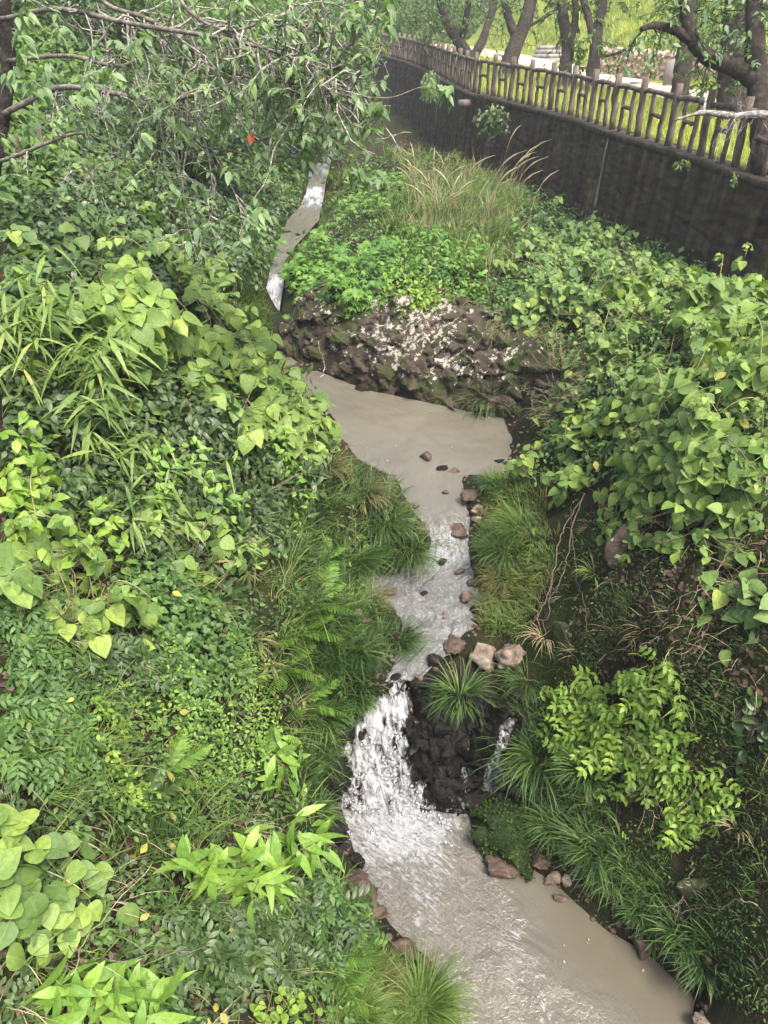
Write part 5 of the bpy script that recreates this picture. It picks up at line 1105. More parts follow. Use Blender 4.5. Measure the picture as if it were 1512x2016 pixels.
TUFTS = [
 ('round sedge tussock on the black ledge above the fall', 905, 1362, 150, 420, 'sedge', .008), 
 ('sedge clump in the run left of the big tan boulder', 775, 1272, 110, 200, 'sedge', .007),
 ('dark sedge clump leaning over the left of the run', 715, 1300, 150, 260, 'sedge', .007),
 ('brownish sedge tuft by the still side water on the left', 722, 1188, 110, 190, 'sedge_brown', .006),
 ('sedge clump drooping over the left of the small rapid', 800, 1105, 150, 300, 'sedge', .007),
 ('sedge clump behind the one drooping at the small rapid', 760, 1040, 160, 300, 'sedge', .007),
 ('yellowish sedge clump under the kudzu tongue at the outlet', 705, 985, 170, 300, 'sedge_brown', .006),
 ('upper sedge clump beside the left shore heap', 640, 930, 120, 220, 'sedge_brown', .006),
 ('sedge clump hanging left of the side water', 700, 1120, 130, 220, 'sedge', .007),
 ('dark sedge clump just above the left of the fall', 690, 1385, 150, 260, 'sedge', .007),
 ('sedge clump on the left bank under the ferns', 640, 1420, 150, 220, 'sedge', .007),
 ('large dark sedge clump on the right beside the trickle', 1060, 1510, 190, 300, 'sedge', .009),
 ('sedge clump right of the large dark one by the trickle', 1150, 1530, 180, 260, 'sedge', .008),
 ('sedge clump above the mossy boulders on the right', 1100, 1640, 150, 200, 'sedge', .008),
 ('drooping sedge clump right of the mossy boulders', 1160, 1680, 150, 200, 'sedge', .008),
 ('short sedge clump on the right shore above the still water', 1200, 1735, 130, 180, 'sedge', .008),
 ('sedge clump on the right shore facing the lower pool', 1265, 1800, 120, 160, 'sedge', .008),
 ('sedge clump lower down the right shore of the pool', 1335, 1850, 120, 150, 'sedge', .008),
 ('last sedge clump on the right shore near the corner', 1390, 1900, 130, 150, 'sedge', .008),
 ('short green tuft on the right shore at the pool outlet', 975, 962, 110, 320, 'sedge', .006),
 ('fine grass tuft right of the small rapid', 985, 1095, 130, 380, 'sedge', .006),
 ('fine grass tuft above the one beside the rapid', 1040, 1050, 130, 320, 'grass', .006),
 ('dry tan tuft on the right bank above the tan boulder', 985, 1195, 120, 300, 'sedge_brown', .005),
 ('grey-brown tuft on the right of the run', 985, 1150, 110, 300, 'sedge_brown', .005),
 ('green tuft between the split boulder and the slope', 1050, 1350, 110, 220, 'sedge', .006),
 ('small green tuft below the half sunk boulder', 1030, 1415, 90, 160, 'sedge', .006),
 ('dark tuft at the foot of the rock face, left one', 880, 795, 100, 160, 'sedge', .010),
 ('dark tuft at the foot of the rock face, right one', 965, 805, 120, 200, 'sedge', .010),
 ('dark tuft in the rock hollow above the pool corner', 1000, 775, 90, 140, 'sedge', .010),
 ('brown moss-like tuft at the inlet of the pool', 575, 745, 80, 160, 'sedge_brown', .008),
 ('dark sedge tuft in the wet rocks left of the fall', 620, 1610, 110, 180, 'sedge', .006),
 ('big grass tuft at the bottom on the left shore', 820, 1985, 170, 420, 'grass', .006),
 ('yellowing grass tuft behind the big bottom tuft', 750, 1945, 150, 340, 'sedge_brown', .005),
 ('grass tuft at the bottom edge beside the seedlings', 700, 2010, 150, 260, 'grass', .006),
 ('long-bladed lily tuft on the right slope', 1345, 1375, 150, 34, 'grass', .008),
 ('thin arching tuft on the bare mossy slope', 1180, 1145, 110, 40, 'grass', .008),
 ('dry pale tuft low on the dark right slope', 1440, 1640, 110, 26, 'straw', .006),
 ('hanging dead grass tuft beside the split boulder', 1075, 1265, 90, 60, 'straw', .006),
 ('sedge tuft by the cascade behind the kudzu mound', 468, 560, 90, 300, 'sedge', .012),
 ('bright sedge tuft above the upper cascade', 470, 500, 90, 300, 'grass', .012),
]
for q_, (lab, px, py, w, n, m, wd) in enumerate(TUFTS): tuft(lab, px + 9 * math.sin(q_ * 2.3), py, w * (1.0 + .28 * math.sin(q_ * 1.9)), int(n * .95), m, wd=wd * 1.45, bend=2.0 if m != 'straw' else 2.4, root=atd(905, 1372, 7.95) if 'tussock' in lab else None)
def grass(label, poly, n, L, mat, wd=.006, el=(.7, 1.5), bend=1.3, dmin=0, dmax=60, S=4, downhill=.0, name='grass', cat='grass'):
    SEED[0] += 1; rng = np.random.default_rng(SEED[0]); q = sample_poly(poly, n, rng); q = q + rng.standard_normal(q.shape) * 13 * rng.random((n, 1)); P = hit(q[:, 0], q[:, 1], .04)
    d = to_px(P)[:, 2]; P = P[(d > dmin) & (d < dmax) & (shore(P[:, 0], P[:, 1]) > .015)]; k = len(P)
    ci = rng.integers(max(1, k // 22), size=k); ctr = P[ci]; off = rng.standard_normal((k, 2)) * .028; near = np.linalg.norm(ctr - P, axis=1) < 3; use = rng.random(k) < .82; P[use, :2] = ctr[use, :2] + off[use]; P[:, 2] = ground(P[:, 0], P[:, 1]) - .01
    g = gnormal(P[:, 0], P[:, 1], .2); az0 = np.arctan2(g[:, 0], g[:, 1]); a = np.where(rng.random(k) < downhill, az0 + rng.standard_normal(k) * .6, rng.random(k) * 6.283); a = np.where(use, np.arctan2(off[:, 0], off[:, 1]) * .5 + a * .5, a)
    cl = .55 + .6 * (vnoise(P[:, 0] * 3, P[:, 1] * 3) * .5 + .5)
    mb = MB(); mb.blades(P, a, (L[0] + (L[1] - L[0]) * rng.random(k)) * cl, el[0] + (el[1] - el[0]) * rng.random(k), bend * (.4 + rng.random(k)), wd * (.6 + .8 * rng.random(k)), S, .8)
    return tag(link(name, mb.mesh(name, MATS[mat])), label, cat, kind='stuff')
grass('long soft grass on the slope left of the rapid', [(560, 960), (660, 920), (780, 960), (820, 1080), (780, 1110), (700, 1130), (690, 1300), (640, 1400), (560, 1330), (560, 1120)], 3400, (.2, .5), 'sedge', .014, downhill=.7)
grass('fine grass on the right shore of the run', [(960, 935), (1010, 930), (1070, 980), (1090, 1100), (1040, 1250), (970, 1250), (955, 1120), (955, 1050), (985, 1010)], 4600, (.12, .32), 'grass', .010, downhill=.7)
grass('yellowing grass on the right shore', [(950, 960), (1060, 960), (1090, 1080), (1060, 1230), (960, 1240), (960, 1130)], 1600, (.12, .30), 'sedge_brown', .009, downhill=.7)
grass('grass threaded through the left bank undergrowth', LB, 2300, (.2, .55), 'grass', .009, (.5, 1.3), 1.6, downhill=.6)
grass('dry straw lying through the left bank', LB, 500, (.2, .5), 'straw', .006, (.1, .9), 1.2, downhill=.6)
grass('green grass by the lower left shore', [(680, 1880), (760, 1890), (860, 1960), (890, 2040), (660, 2040)], 5000, (.10, .28), 'grass', .005, downhill=.6)
grass('tall grass on the flat above the rock', [(720, 420), (800, 380), (960, 350), (1030, 400), (1010, 520), (960, 560), (860, 530), (780, 490)], 4200, (.3, .85), 'grass', .012, (1.0, 1.5), 1.0, 9, 40, 5)
grass('straw-coloured dead grass on the flat above the rock', [(780, 330), (880, 290), (1010, 330), (1030, 440), (950, 600), (860, 590), (800, 460)], 1300, (.4, .95), 'straw', .010, (.9, 1.5), 1.1, 9, 40, 5)
grass('short grass along the upper stream banks', [(440, 560), (500, 430), (580, 330), (700, 300), (700, 420), (640, 470), (560, 560), (540, 640), (600, 700), (540, 720)], 9000, (.15, .4), 'grass', .012, (.7, 1.5), 1.3, 8, 40)
grass('brown dead grass under the rock rim', [(860, 580), (960, 590), (1050, 640), (1080, 700), (1000, 690), (900, 640)], 1600, (.2, .5), 'straw', .008, (.2, 1.2), 1.8, 8, 16, 5, .8)
grass('dry hanging straw on the right slope', [(1080, 640), (1180, 720), (1160, 800), (1080, 820), (1050, 720)], 1000, (.3, .7), 'straw', .008, (.2, 1.2), 2.2, 6, 14, 6, .9)
grass('thin grass over the shaded right slope', [(1080, 1000), (1280, 1000), (1512, 1050), (1512, 2016), (1390, 1950), (1220, 1790), (1090, 1650), (1060, 1300)], 2600, (.10, .3), 'sedge', .006, downhill=.7)
grass('dead grass strands over the right slope', [(1080, 1000), (1280, 1000), (1512, 1050), (1512, 1500), (1300, 1300), (1080, 1300)], 320, (.12, .35), 'straw', .005, (.0, .9), 1.5, downhill=.8)
grass('matted dark sedge along the lower right shore', [(990, 1400), (1100, 1420), (1260, 1700), (1420, 1900), (1380, 1930), (1200, 1760), (1060, 1640), (1030, 1500)], 2600, (.15, .42), 'sedge', .011, downhill=.8)
grass('matted sedge along the left of the run and the fall', [(600, 1180), (720, 1150), (770, 1260), (740, 1340), (660, 1420), (640, 1560), (580, 1560), (600, 1350)], 2200, (.15, .42), 'sedge', .011, downhill=.8)
grass('grass between the plumes and the dark wall', [(760, 300), (880, 290), (1000, 380), (1060, 430), (960, 430), (800, 380)], 3600, (.25, .6), 'grass', .016, (.9, 1.5), 1.0, 12, 45, 4)
# yellowed and browned leaves here and there
cover('yellowed leaves scattered through the left bank plants', 'yellow_leaves', [(0, 520), (400, 520), (620, 800), (560, 1000), (640, 1400), (640, 1800), (400, 2016), (0, 2016)], 70, .5, T_ovate, 'yellow_leaf', (.05, .10), 2, 11)
cover('yellowed leaves scattered through the right kudzu', 'yellow_leaves', [(1000, 460), (1500, 540), (1500, 940), (1100, 900), (1060, 600)], 70, .7, T_ovate, 'yellow_leaf', (.06, .12), 3, 16)
cover('dead brown leaves caught in the left bank plants', 'brown_leaves', [(0, 800), (560, 900), (640, 1400), (640, 1800), (400, 2016), (0, 2016)], 90, .3, T_ovate, 'litter', (.04, .08), 2, 11)
cover('leafy weeds between kudzu and pinnate bushes on the left', 'undergrowth', [(230, 1080), (360, 1080), (480, 1150), (480, 1300), (400, 1380), (300, 1250)], 1500, .38, T_ovate, 'mid_leaf', (.05, .09), 2, 10)
cover('fresh leaves over the upper left bank', 'undergrowth', [(280, 800), (560, 820), (620, 950), (540, 1060), (300, 1000)], 900, .7, T_ovate, 'fresh_leaf', (.06, .10), 3, 11, gap=.1)
# ------------------------------------------------------------------ leaf litter
def litter(label, poly, n, size, dmin=0, dmax=60, mat='litter'):
    SEED[0] += 1; rng = np.random.default_rng(SEED[0]); q = sample_poly(poly, n, rng); P = hit(q[:, 0], q[:, 1], .02)
    d = to_px(P)[:, 2]; P = P[(d > dmin) & (d < dmax)]; P[:, 2] = ground(P[:, 0], P[:, 1]) + .015; 
    f, nn = orient(P, rng, 1.0, .2, .35, .0); mb = MB(); s = size[0] + (size[1] - size[0]) * rng.random(len(P)); M = frames(f, nn, s); k = rng.integers(3, size=len(P))
    for t in range(3): mb.inst(T_ovate[t], P[k == t], M[k == t])
    return tag(link('leaf_litter', mb.mesh('leaf_litter', MATS[mat])), label, 'leaf litter', kind='stuff')
litter('brown fallen leaves on the right slope', [(1180, 980), (1280, 980), (1512, 1030), (1512, 1500), (1300, 1300), (1100, 1330)], 1500, (.03, .075), 3, 12)
litter('scattered brown leaves lower on the right slope', [(1000, 1280), (1300, 1300), (1512, 1500), (1512, 1950), (1300, 1800), (1080, 1620)], 420, (.03, .065), 3, 12)
litter('brown leaf drift at the foot of the dark wall', [(780, 280), (900, 260), (960, 330), (900, 370), (780, 330)], 2600, (.07, .14), 12, 60)
litter('old leaves under the left bank plants', LB, 2500, (.03, .07), 2, 10)
# ------------------------------------------------------------------ ferns
FERNS = [(620, 1205, 150, 'fern'), (560, 1330, 170, 'fern'), (590, 1260, 150, 'fern'), (600, 1400, 150, 'fern'), (330, 1545, 150, 'fern'), (280, 1610, 150, 'dark_leaf'), (520, 1510, 120, 'fern'), (650, 1900, 150, 'fern'), (660, 1975, 140, 'fern'), (700, 1860, 110, 'fern'), (640, 1110, 110, 'fern'), (440, 1180, 90, 'dark_leaf')]
FL = ['yellow-green fern on the left bank level with the run', 'wide fern left of the fall lip', 'fern between two others on the left bank', 'fern hanging above the fall', 'bright fern above the toothed-leaf plants', 'dark shaded fern left of the bright one', 'fern under the lance sprig', 'fern at the lower left shore', 'lowest fern near the bottom edge', 'small fern beside the flat shore stone', 'small fern in the grass slope left of the rapid', 'dark little fern in the middle of the left bank']
for (px, py, w, m), lab in zip(FERNS, FL):
    SEED[0] += 1; rng = np.random.default_rng(SEED[0]); p = gpt(px, py); d = to_px(p)[2]; L = w / FPX * d * .62
    t = thing('fern', p, lab, 'fern', 'ferns on the left bank'); n = 8
    a = np.arange(n) * 6.283 / n + rng.random(n) * .5; f = np.stack([np.sin(a), np.cos(a), .55 + .3 * rng.random(n)], -1); up_ = np.stack([-np.sin(a) * .6, -np.cos(a) * .6, np.ones(n)], -1)
    M = frames(f, up_, L * (.7 + .4 * rng.random(n))); leaf_parts(t, 'frond', tmesh('frond', T_fern, m), np.tile(p + [0, 0, .02], (n, 1)), M)
# ------------------------------------------------------------------ bamboo grass
def bamboo(label, px, py, spread, culms, H, leaf=(.16, .28), mat='bamboo', lean=(0, 0)):
    SEED[0] += 1; rng = np.random.default_rng(SEED[0]); p = gpt(px, py); t = thing('bamboo_grass', p, label, 'bamboo grass', 'bamboo grass on the left bank'); st = MB(); PP = []; FF = []
    for c in range(culms):
        r = p + rng.standard_normal(3) * [spread, spread, 0]; r[2] = float(ground(r[0], r[1])); h = H * (.6 + .5 * rng.random())
        a = rng.random() * 6.283; ln = np.array([math.sin(a) * .25 + lean[0], math.cos(a) * .25 + lean[1], 0]) * h
        path = np.array([r + ln * t_ ** 2 + [0, 0, h * t_ * (1 - .15 * t_)] for t_ in np.linspace(0, 1, 7)]); st.tube(path, np.linspace(.004, .002, 7), 5)
        for k in range(11):
            u = .35 + .65 * rng.random(); q = path[int(u * 6)] + (path[min(6, int(u * 6) + 1)] - path[int(u * 6)]) * (u * 6 % 1); PP.append(q)
            b = rng.random() * 6.283; FF.append((math.sin(b), math.cos(b), .35 - .7 * rng.random()))
    PP = np.array(PP); FF = np.array(FF); M = frames(FF, np.tile([0.02, -.1, 1.], (len(PP), 1)) + rng.standard_normal((len(PP), 3)) * .3, leaf[0] + (leaf[1] - leaf[0]) * rng.random(len(PP)))
    leaf_parts(t, 'leaf', tmesh('leaf', T_bam, mat), PP, M, 300, T_bam, MATS[mat]); part('culm', st, MATS['green_stem'], t)
bamboo('tall bamboo grass at the left edge above the lime shrub', 60, 760, .35, 22, .9, (.2, .36), lean=(.3, -.1))
bamboo('bamboo grass drooping in front of the kudzu mound', 100, 800, .26, 16, .8, (.18, .32), lean=(.3, -.1))
bamboo('bamboo grass tuft over the dark shrub', 260, 930, .25, 11, .6, (.16, .28), lean=(.4, 0))
bamboo('bamboo grass with yellow blades in the middle left', 300, 1010, .22, 14, .5, (.16, .26), lean=(.2, -.2))
bamboo('dry bamboo grass wisps among small leaves', 420, 1190, .3, 8, .35, (.12, .2), 'sedge_brown', lean=(.3, -.2))
# ------------------------------------------------------------------ plume grass on the flat above the rock
def plume(label, px, py, n, H, lean):
    SEED[0] += 1; rng = np.random.default_rng(SEED[0]); p = gpt(px, py); t = thing('plume_grass', p, label, 'grass', 'plume grass above the rock'); st = MB(); pl = MB()
    for c in range(n):
        r = p + rng.standard_normal(3) * [.25, .25, 0]; r[2] = float(ground(r[0], r[1])); h = H * (.7 + .4 * rng.random()); a = rng.random() * 6.283 if lean is None else lean + rng.standard_normal() * .4
        tt = np.linspace(0, 1, 12)[:, None]; dirv = np.array([math.sin(a), math.cos(a), 0])
        path = r + dirv * (.08 * tt + .32 * tt ** 4) * h + np.array([0, 0, 1]) * h * (tt - .13 * tt ** 5); st.tube(path[:9], np.linspace(.006, .004, 9), 4)
        tail = catmull(path[8:], 4); k = len(tail); pl.tube(tail, np.concatenate([np.linspace(.006, .016, k // 2), np.linspace(.016, .003, k - k // 2)]), 5, True, .35)
    part('stalk', st, MATS['straw'], t); part('plume', pl, MATS['straw'], t)
plume('tall feathery plume grass nearest the right kudzu', 975, 470, 7, 1.9, 1.2); plume('pinkish plume grass in the middle of the flat', 880, 490, 12, 1.9, None); plume('plume grass behind the maple bush', 830, 420, 8, 1.6, -1.0); plume('far plume grass before the dark wall', 1000, 400, 6, 1.9, 1.4)

# moss fur on the two mossy boulders
for o in MOSSY:
    rng = np.random.default_rng(len(o['label'])); v = np.array([q.co[:] for q in o.data.vertices]); nn = np.array([q.normal[:] for q in o.data.vertices]); sel = np.where(nn[:, 2] > -.1)[0]; j = rng.choice(sel, 2600); k = len(j)
    f = nrm(nn[j] + rng.standard_normal((k, 3)) * .8); mb = MB(); mb.inst(T_small[0], v[j] + rng.standard_normal((k, 3)) * .012, frames(f, rng.standard_normal((k, 3)), .012 + .022 * rng.random(k)))
    c = link('moss', mb.mesh('moss', MATS['moss_leaf']), o); c['kind'] = 'stuff'
# ================================================================== trees
def path_d(pts):                        # (px, py, depth) -> world
    return catmull(np.array([atd(a, b, c) for a, b, c in pts]), 6)
def grow_twigs(base, rng, n, L, r0, dirb, spread, seg=7, sag=.25):
    """side twigs off a limb; returns list of polylines"""
    out = []
    for _ in range(n):
        i = rng.integers(len(base) // 5, len(base)); d = nrm(np.array(dirb) + rng.standard_normal(3) * spread); l = L * (.5 + rng.random()); P = [base[i]]
        for k in range(seg):
            d = nrm(d + rng.standard_normal(3) * .32 - np.array([0, 0, sag * .3])); P.append(P[-1] + d * l / seg)
        out.append(np.array(P))
    return out
def twig_leaves(tw, rng, per, size, droop=.5, frac=.45):
    P = []; F = []; 
    for t in tw:
        k = rng.poisson(per)
        for _ in range(k):
            u = frac + (1 - frac) * rng.random(); x = u * (len(t) - 1); i = min(int(x), len(t) - 2); p = t[i] + (t[i + 1] - t[i]) * (x - i); P.append(p)
            d = nrm(t[i + 1] - t[i]); F.append(nrm(d * [.6, .6, .2] + rng.standard_normal(3) * [.8, .8, .3] - [0, 0, droop]))
    P = np.array(P).reshape(-1, 3); F = np.array(F).reshape(-1, 3); k = len(P)
    M = frames(F, np.tile([0, -.15, 1.], (k, 1)) + rng.standard_normal((k, 3)) * .3, size[0] + (size[1] - size[0]) * rng.random(k))
    return P, M
def limbs_part(root, limbs, mat, name, k=8, rough=.06):
    for pts, r in limbs:
        mb = MB(); n = len(pts); mb.tube(pts, np.interp(np.linspace(0, 1, n), np.linspace(0, 1, len(r)), r), k, True, rough); part(name, mb, MATS[mat], root)
# --- the cherry whose branches hang across the upper left
rng = np.random.default_rng(77)
trunk_p = path_d([(-30, 480, 9.4), (-20, 360, 9.3), (-4, 260, 9.2), (8, 200, 9.1), (16, 100, 8.9), (5, 0, 8.6), (-10, -160, 8.2)])
cherry = thing('cherry_tree', trunk_p[0], 'cherry tree with drooping bare twigs and pale leaves across the upper left', 'tree')
mb = MB(); mb.tube(trunk_p, np.linspace(.11, .07, len(trunk_p)), 12, True, .2); part('trunk', mb, MATS['bark_dark'], cherry)
LIMB = [([(6, 225, 9.1), (75, 190, 8.9), (120, 172, 8.6), (190, 178, 8.3), (270, 192, 8.0), (340, 198, 7.8), (430, 172, 7.5), (520, 160, 7.3), (600, 168, 7.1)], (.085, .07, .055, .03, .012)),
        ([(20, -40, 8.2), (-10, 35, 7.6), (110, 18, 7.0), (250, 45, 6.6), (340, 60, 6.4), (450, 78, 6.3), (560, 108, 6.2), (620, 140, 6.2), (670, 160, 6.2)], (.06, .05, .042, .03, .01)),
        ([(150, -60, 7.4), (210, 8, 7.0), (300, 42, 6.8), (400, 112, 6.6), (480, 150, 6.5), (560, 162, 6.4), (640, 178, 6.3), (700, 190, 6.3)], (.05, .04, .03, .02, .006)),
        ([(330, -60, 6.8), (370, 20, 6.5), (450, 60, 6.3), (540, 40, 6.2), (620, 60, 6.2), (690, 90, 6.3)], (.04, .03, .02, .008)),
        ([(14, 120, 8.9), (130, 110, 8.4), (230, 130, 8.0), (310, 110, 7.7), (420, 130, 7.4), (520, 190, 7.2), (590, 240, 7.1), (650, 300, 7.2)], (.06, .045, .03, .02, .008)),
        ([(-8, 320, 9.3), (30, 308, 9.0), (110, 275, 8.8), (160, 262, 8.7), (200, 275, 8.6)], (.06, .05, .04, .02)),
        ([(360, 200, 7.8), (400, 270, 7.3), (414, 330, 7.0), (420, 400, 6.9), (405, 450, 6.8)], (.014, .011, .008, .004)),
        ([(365, 180, 7.8), (370, 270, 7.4), (360, 350, 7.2), (368, 430, 7.1), (385, 500, 7.0)], (.014, .011, .008, .004)),
        ([(335, 265, 7.4), (318, 300, 7.3), (312, 340, 7.2), (325, 375, 7.1)], (.010, .008, .004)),
        ([(190, 5, 7.0), (205, 60, 6.9), (212, 125, 6.8)], (.012, .009, .004)), ([(420, 300, 7.0), (470, 400, 6.6), (475, 470, 6.5)], (.010, .007, .003)),
        ([(400, 290, 7.2), (470, 300, 6.9), (540, 320, 6.8), (590, 300, 6.7), (640, 320, 6.7), (700, 350, 6.7)], (.012, .010, .008, .004)),
        ([(215, 230, 8.2), (235, 300, 7.8), (160, 330, 7.7), (120, 350, 7.7)], (.010, .008, .003)), ([(240, 295, 7.9), (180, 340, 7.6), (160, 370, 7.5)], (.008, .006, .003))]
limbs = [(path_d(p), np.array(r) * (.44 if q < 6 else .8)) for q, (p, r) in enumerate(LIMB)]
limbs_part(cherry, limbs, 'bark_grey', 'branch')
tw = []
for q, (p, r) in enumerate(limbs):
    n = 64 if q < 5 else 6
    tw += grow_twigs(p, rng, n, .75 if q < 5 else .32, .006, (.55, -.12, -.35), .55)
def clear_view(t):                     # the crown ends short of the wall and leaves the upper stream open
    q = to_px(t); return not (((q[:, 0] > 770 + 25 * math.sin(t[0, 2] * 40)) & (q[:, 1] > -20)).any() or ((q[:, 0] > 540) & (q[:, 1] > 335)).any())
tw = [t for t in tw if clear_view(t)]
mbs = MB(); sprig = path_d([(700, 190, 6.3), (770, 192, 6.3), (830, 172, 6.3), (880, 182, 6.3)]); limbs.append((sprig, np.array([.006, .003]))); limbs_part(cherry, limbs[-1:], 'bark_grey', 'branch')
tw2 = []
for t in tw[::2]: tw2 += [u for u in grow_twigs(t, rng, 2, .35, .004, (.3, 0, -.3), .7, 5) if clear_view(u)]
mb = MB()
for t in tw: mb.tube(t, np.linspace(.0095, .004, len(t)), 5, False)
for t in tw2: mb.tube(t, np.linspace(.0055, .0026, len(t)), 4, False)
part('twigs', mb, MATS['bark_lichen'], cherry, kind='stuff')
P, M = twig_leaves(tw + tw2, rng, 4.8, (.066, .118), .12); leaf_parts(cherry, 'leaf', tmesh('leaf', T_cherry, 'cherry'), P, M, 300, T_cherry, MATS['cherry'])
# leaf rosettes at the ends of the long twigs
SP = [(30, 60, 6.4), (20, 150, 6.5), (90, 130, 6.5), (60, 250, 6.8), (15, 270, 6.6), (100, 300, 7.0), (45, 20, 6.4), (120, 60, 6.4), (60, 165, 6.4), (165, 235, 6.6), (55, 90, 6.2), (140, 195, 6.4), (215, 140, 6.6), (275, 80, 5.8), (345, 385, 6.7), (385, 460, 6.6), (520, 412, 6.5), (455, 342, 6.6), (730, 345, 6.4), (700, 340, 6.5), (885, 180, 6.3), (850, 165, 6.4), (600, 295, 6.6), (280, 262, 6.6), (350, 250, 6.6), (510, 300, 6.6), (330, 200, 6.6), (170, 180, 6.4), (610, 310, 6.6), (70, 180, 6.3), (750, 210, 6.3), (740, 170, 6.3), (720, 100, 6.2), (690, 30, 6.1), (760, 40, 6.2), (770, 15, 6.2)]
PP = []; FF = []
for a, b, d in SP:
    c = atd(a, b, d)
    for k in range(9): PP.append(c + rng.standard_normal(3) * .035); an = rng.random() * 6.283; FF.append((math.cos(an), math.sin(an) * .8, -.25 - .5 * rng.random()))
PP = np.array(PP); FF = np.array(FF); M2 = frames(FF, np.tile([0, -.3, 1.], (len(PP), 1)) + rng.standard_normal((len(PP), 3)) * .25, .095 + .05 * rng.random(len(PP)))
leaf_parts(cherry, 'leaf', tmesh('leaf', T_cherry, 'cherry'), PP, M2, 300, T_cherry, MATS['cherry'])
o = link('fallen_leaf', make_mesh('fallen_leaf', *T_ovate[2][:2], uv=T_ovate[2][2], mat=MATS['rust_leaf'])); o.location = atd(497, 262, 6.5); o.scale = (.12, .09, .1); o.rotation_euler = (R(-80), .4, .3)
tag(o, 'single rust-red dead leaf caught in the cherry twigs', 'leaf')

# --- old fence posts on the left bank
oldf = thing('old_fence', gpt(60, 385), 'remains of a brown log fence under the cherry tree on the left', 'fence'); fl = np.array(oldf.location)
for k, (px, py) in enumerate([(-12, 385), (22, 378), (56, 380), (98, 352), (120, 330)]):
    p = gpt(px, py); o = link('post', bal_m[k % 4], oldf, [float(c) for c in (p - fl)]); o.rotation_euler = (.03, .02, k)
# --- trees along the path on the right
def path_tree(label, limbs, crown, n_leaf, seed, mat='bark_dark', leafmat='far_leaf', size=(.10, .16), nl=40, tl=1.2, dirb=(0, 0, -.1)):
    rng = np.random.default_rng(seed); L = [(path_d(p), r) for p, r in limbs]; t = thing('path_tree', L[0][0][0], label, 'tree', 'trees along the path')
    mb = MB(); p, r = L[0]; mb.tube(p, np.interp(np.linspace(0, 1, len(p)), np.linspace(0, 1, len(r)), r), 12, True, .12); part('trunk', mb, MATS[mat], t)
    limbs_part(t, L[1:], mat, 'limb', 9, .1)
    tw = []
    for p, r in L: tw += grow_twigs(p[len(p) // 3:], rng, nl // len(L), tl, .01, dirb, .9)
    for cx, cy, d, rx, ry, rz, k in crown:
        c = atd(cx, cy, d)
        for _ in range(k):
            q = c + nrm(rng.standard_normal(3)) * (rng.random() ** .4) * np.array([rx, ry, rz]); e = nrm(rng.standard_normal(3) * [1, 1, .5] - [0, 0, .3]); tw.append(np.array([q + e * u * .9 + rng.standard_normal(3) * .04 for u in np.linspace(0, 1, 6)]))
    mb = MB()
    for q in tw: mb.tube(q, np.linspace(.014, .004, len(q)), 4, False)
    part('twigs', mb, MATS[mat], t, kind='stuff')
    P, M = twig_leaves(tw, rng, n_leaf / max(1, len(tw)), size, .4, .15)
    mb = MB(); k = rng.integers(3, size=len(P))
    for j in range(3): mb.inst(T_cherry[j], P[k == j], M[k == j])
    part('crown', mb, MATS[leafmat], t, kind='stuff')
path_tree('low forked tree with hanging foliage at the far end of the fence', [([(938, 150, 33), (930, 125, 33), (905, 85, 33), (880, 40, 33), (850, -40, 33)], (.38, .3, .22, .15)), ([(930, 115, 33), (945, 90, 33), (960, 50, 33.5), (985, -20, 34)], (.22, .18, .12)), ([(905, 85, 33), (915, 50, 32.6), (925, -10, 32)], (.16, .12))], [(860, 20, 33, 2.4, 2, 1.2, 90), (930, -30, 33, 2.4, 2, 1.2, 60)], 3600, 1)
path_tree('brown leaning trunk that forks above the fence', [([(995, 168, 29.5), (1000, 140, 29.5), (1012, 95, 29.5), (1035, 40, 29.5), (1055, -40, 29.5)], (.40, .32, .27, .2)), ([(1018, 80, 29.5), (1000, 30, 29.3), (985, -40, 29)], (.2, .15, .12)), ([(1030, 58, 29.5), (1080, 30, 29.3), (1110, 10, 29)], (.06, .03))], [(1010, -40, 29, 2.6, 2, 1.1, 60)], 1500, 2, nl=24)
path_tree('slim dark trunk just left of the curved one', [([(1112, 180, 25.5), (1114, 130, 25.5), (1118, 85, 25.5), (1108, 30, 25.5), (1100, -50, 25.5)], (.24, .21, .19, .15)), ([(1120, 90, 25.5), (1132, 40, 25.6), (1130, -40, 25.6)], (.14, .12, .1))], [(1110, -40, 25.5, 2.0, 1.6, 1.0, 40), (1125, 115, 25.4, .35, .3, .6, 10)], 1300, 3, nl=16)
path_tree('slim curved trunk left of the stone wall', [([(1162, 195, 24.5), (1165, 160, 24.5), (1172, 100, 24.5), (1178, 50, 24.5), (1195, -40, 24.5)], (.24, .2, .17, .13)), ([(1172, 95, 24.5), (1160, 45, 24.5), (1140, -30, 24.5)], (.13, .11, .09)), ([(1175, 110, 24.5), (1215, 105, 24.2), (1300, 65, 24)], (.06, .04, .02))], [(1180, -40, 24.5, 2.2, 1.6, 1.0, 40), (1180, 95, 24.3, .5, .4, .5, 12)], 1400, 4, nl=16)
path_tree('straight grey trunk beside the grey board', [([(1335, 215, 22), (1340, 170, 22), (1348, 110, 22), (1356, 60, 22), (1360, -60, 22)], (.27, .25, .23, .2))], [(1390, -10, 22, 1.8, 1.6, .9, 50)], 1200, 5, nl=8)
path_tree('thick dark trunk wrapped in leaves at the right', [([(1440, 240, 19), (1442, 180, 19), (1446, 100, 19), (1452, 30, 19), (1460, -60, 19)], (.40, .37, .34, .3))], [(1420, 110, 18.7, .7, .5, .9, 40), (1450, 10, 19, 1.6, 1.3, 1.0, 60), (1500, 60, 18.6, .7, .6, .8, 30)], 2600, 6, nl=20, size=(.08, .13))
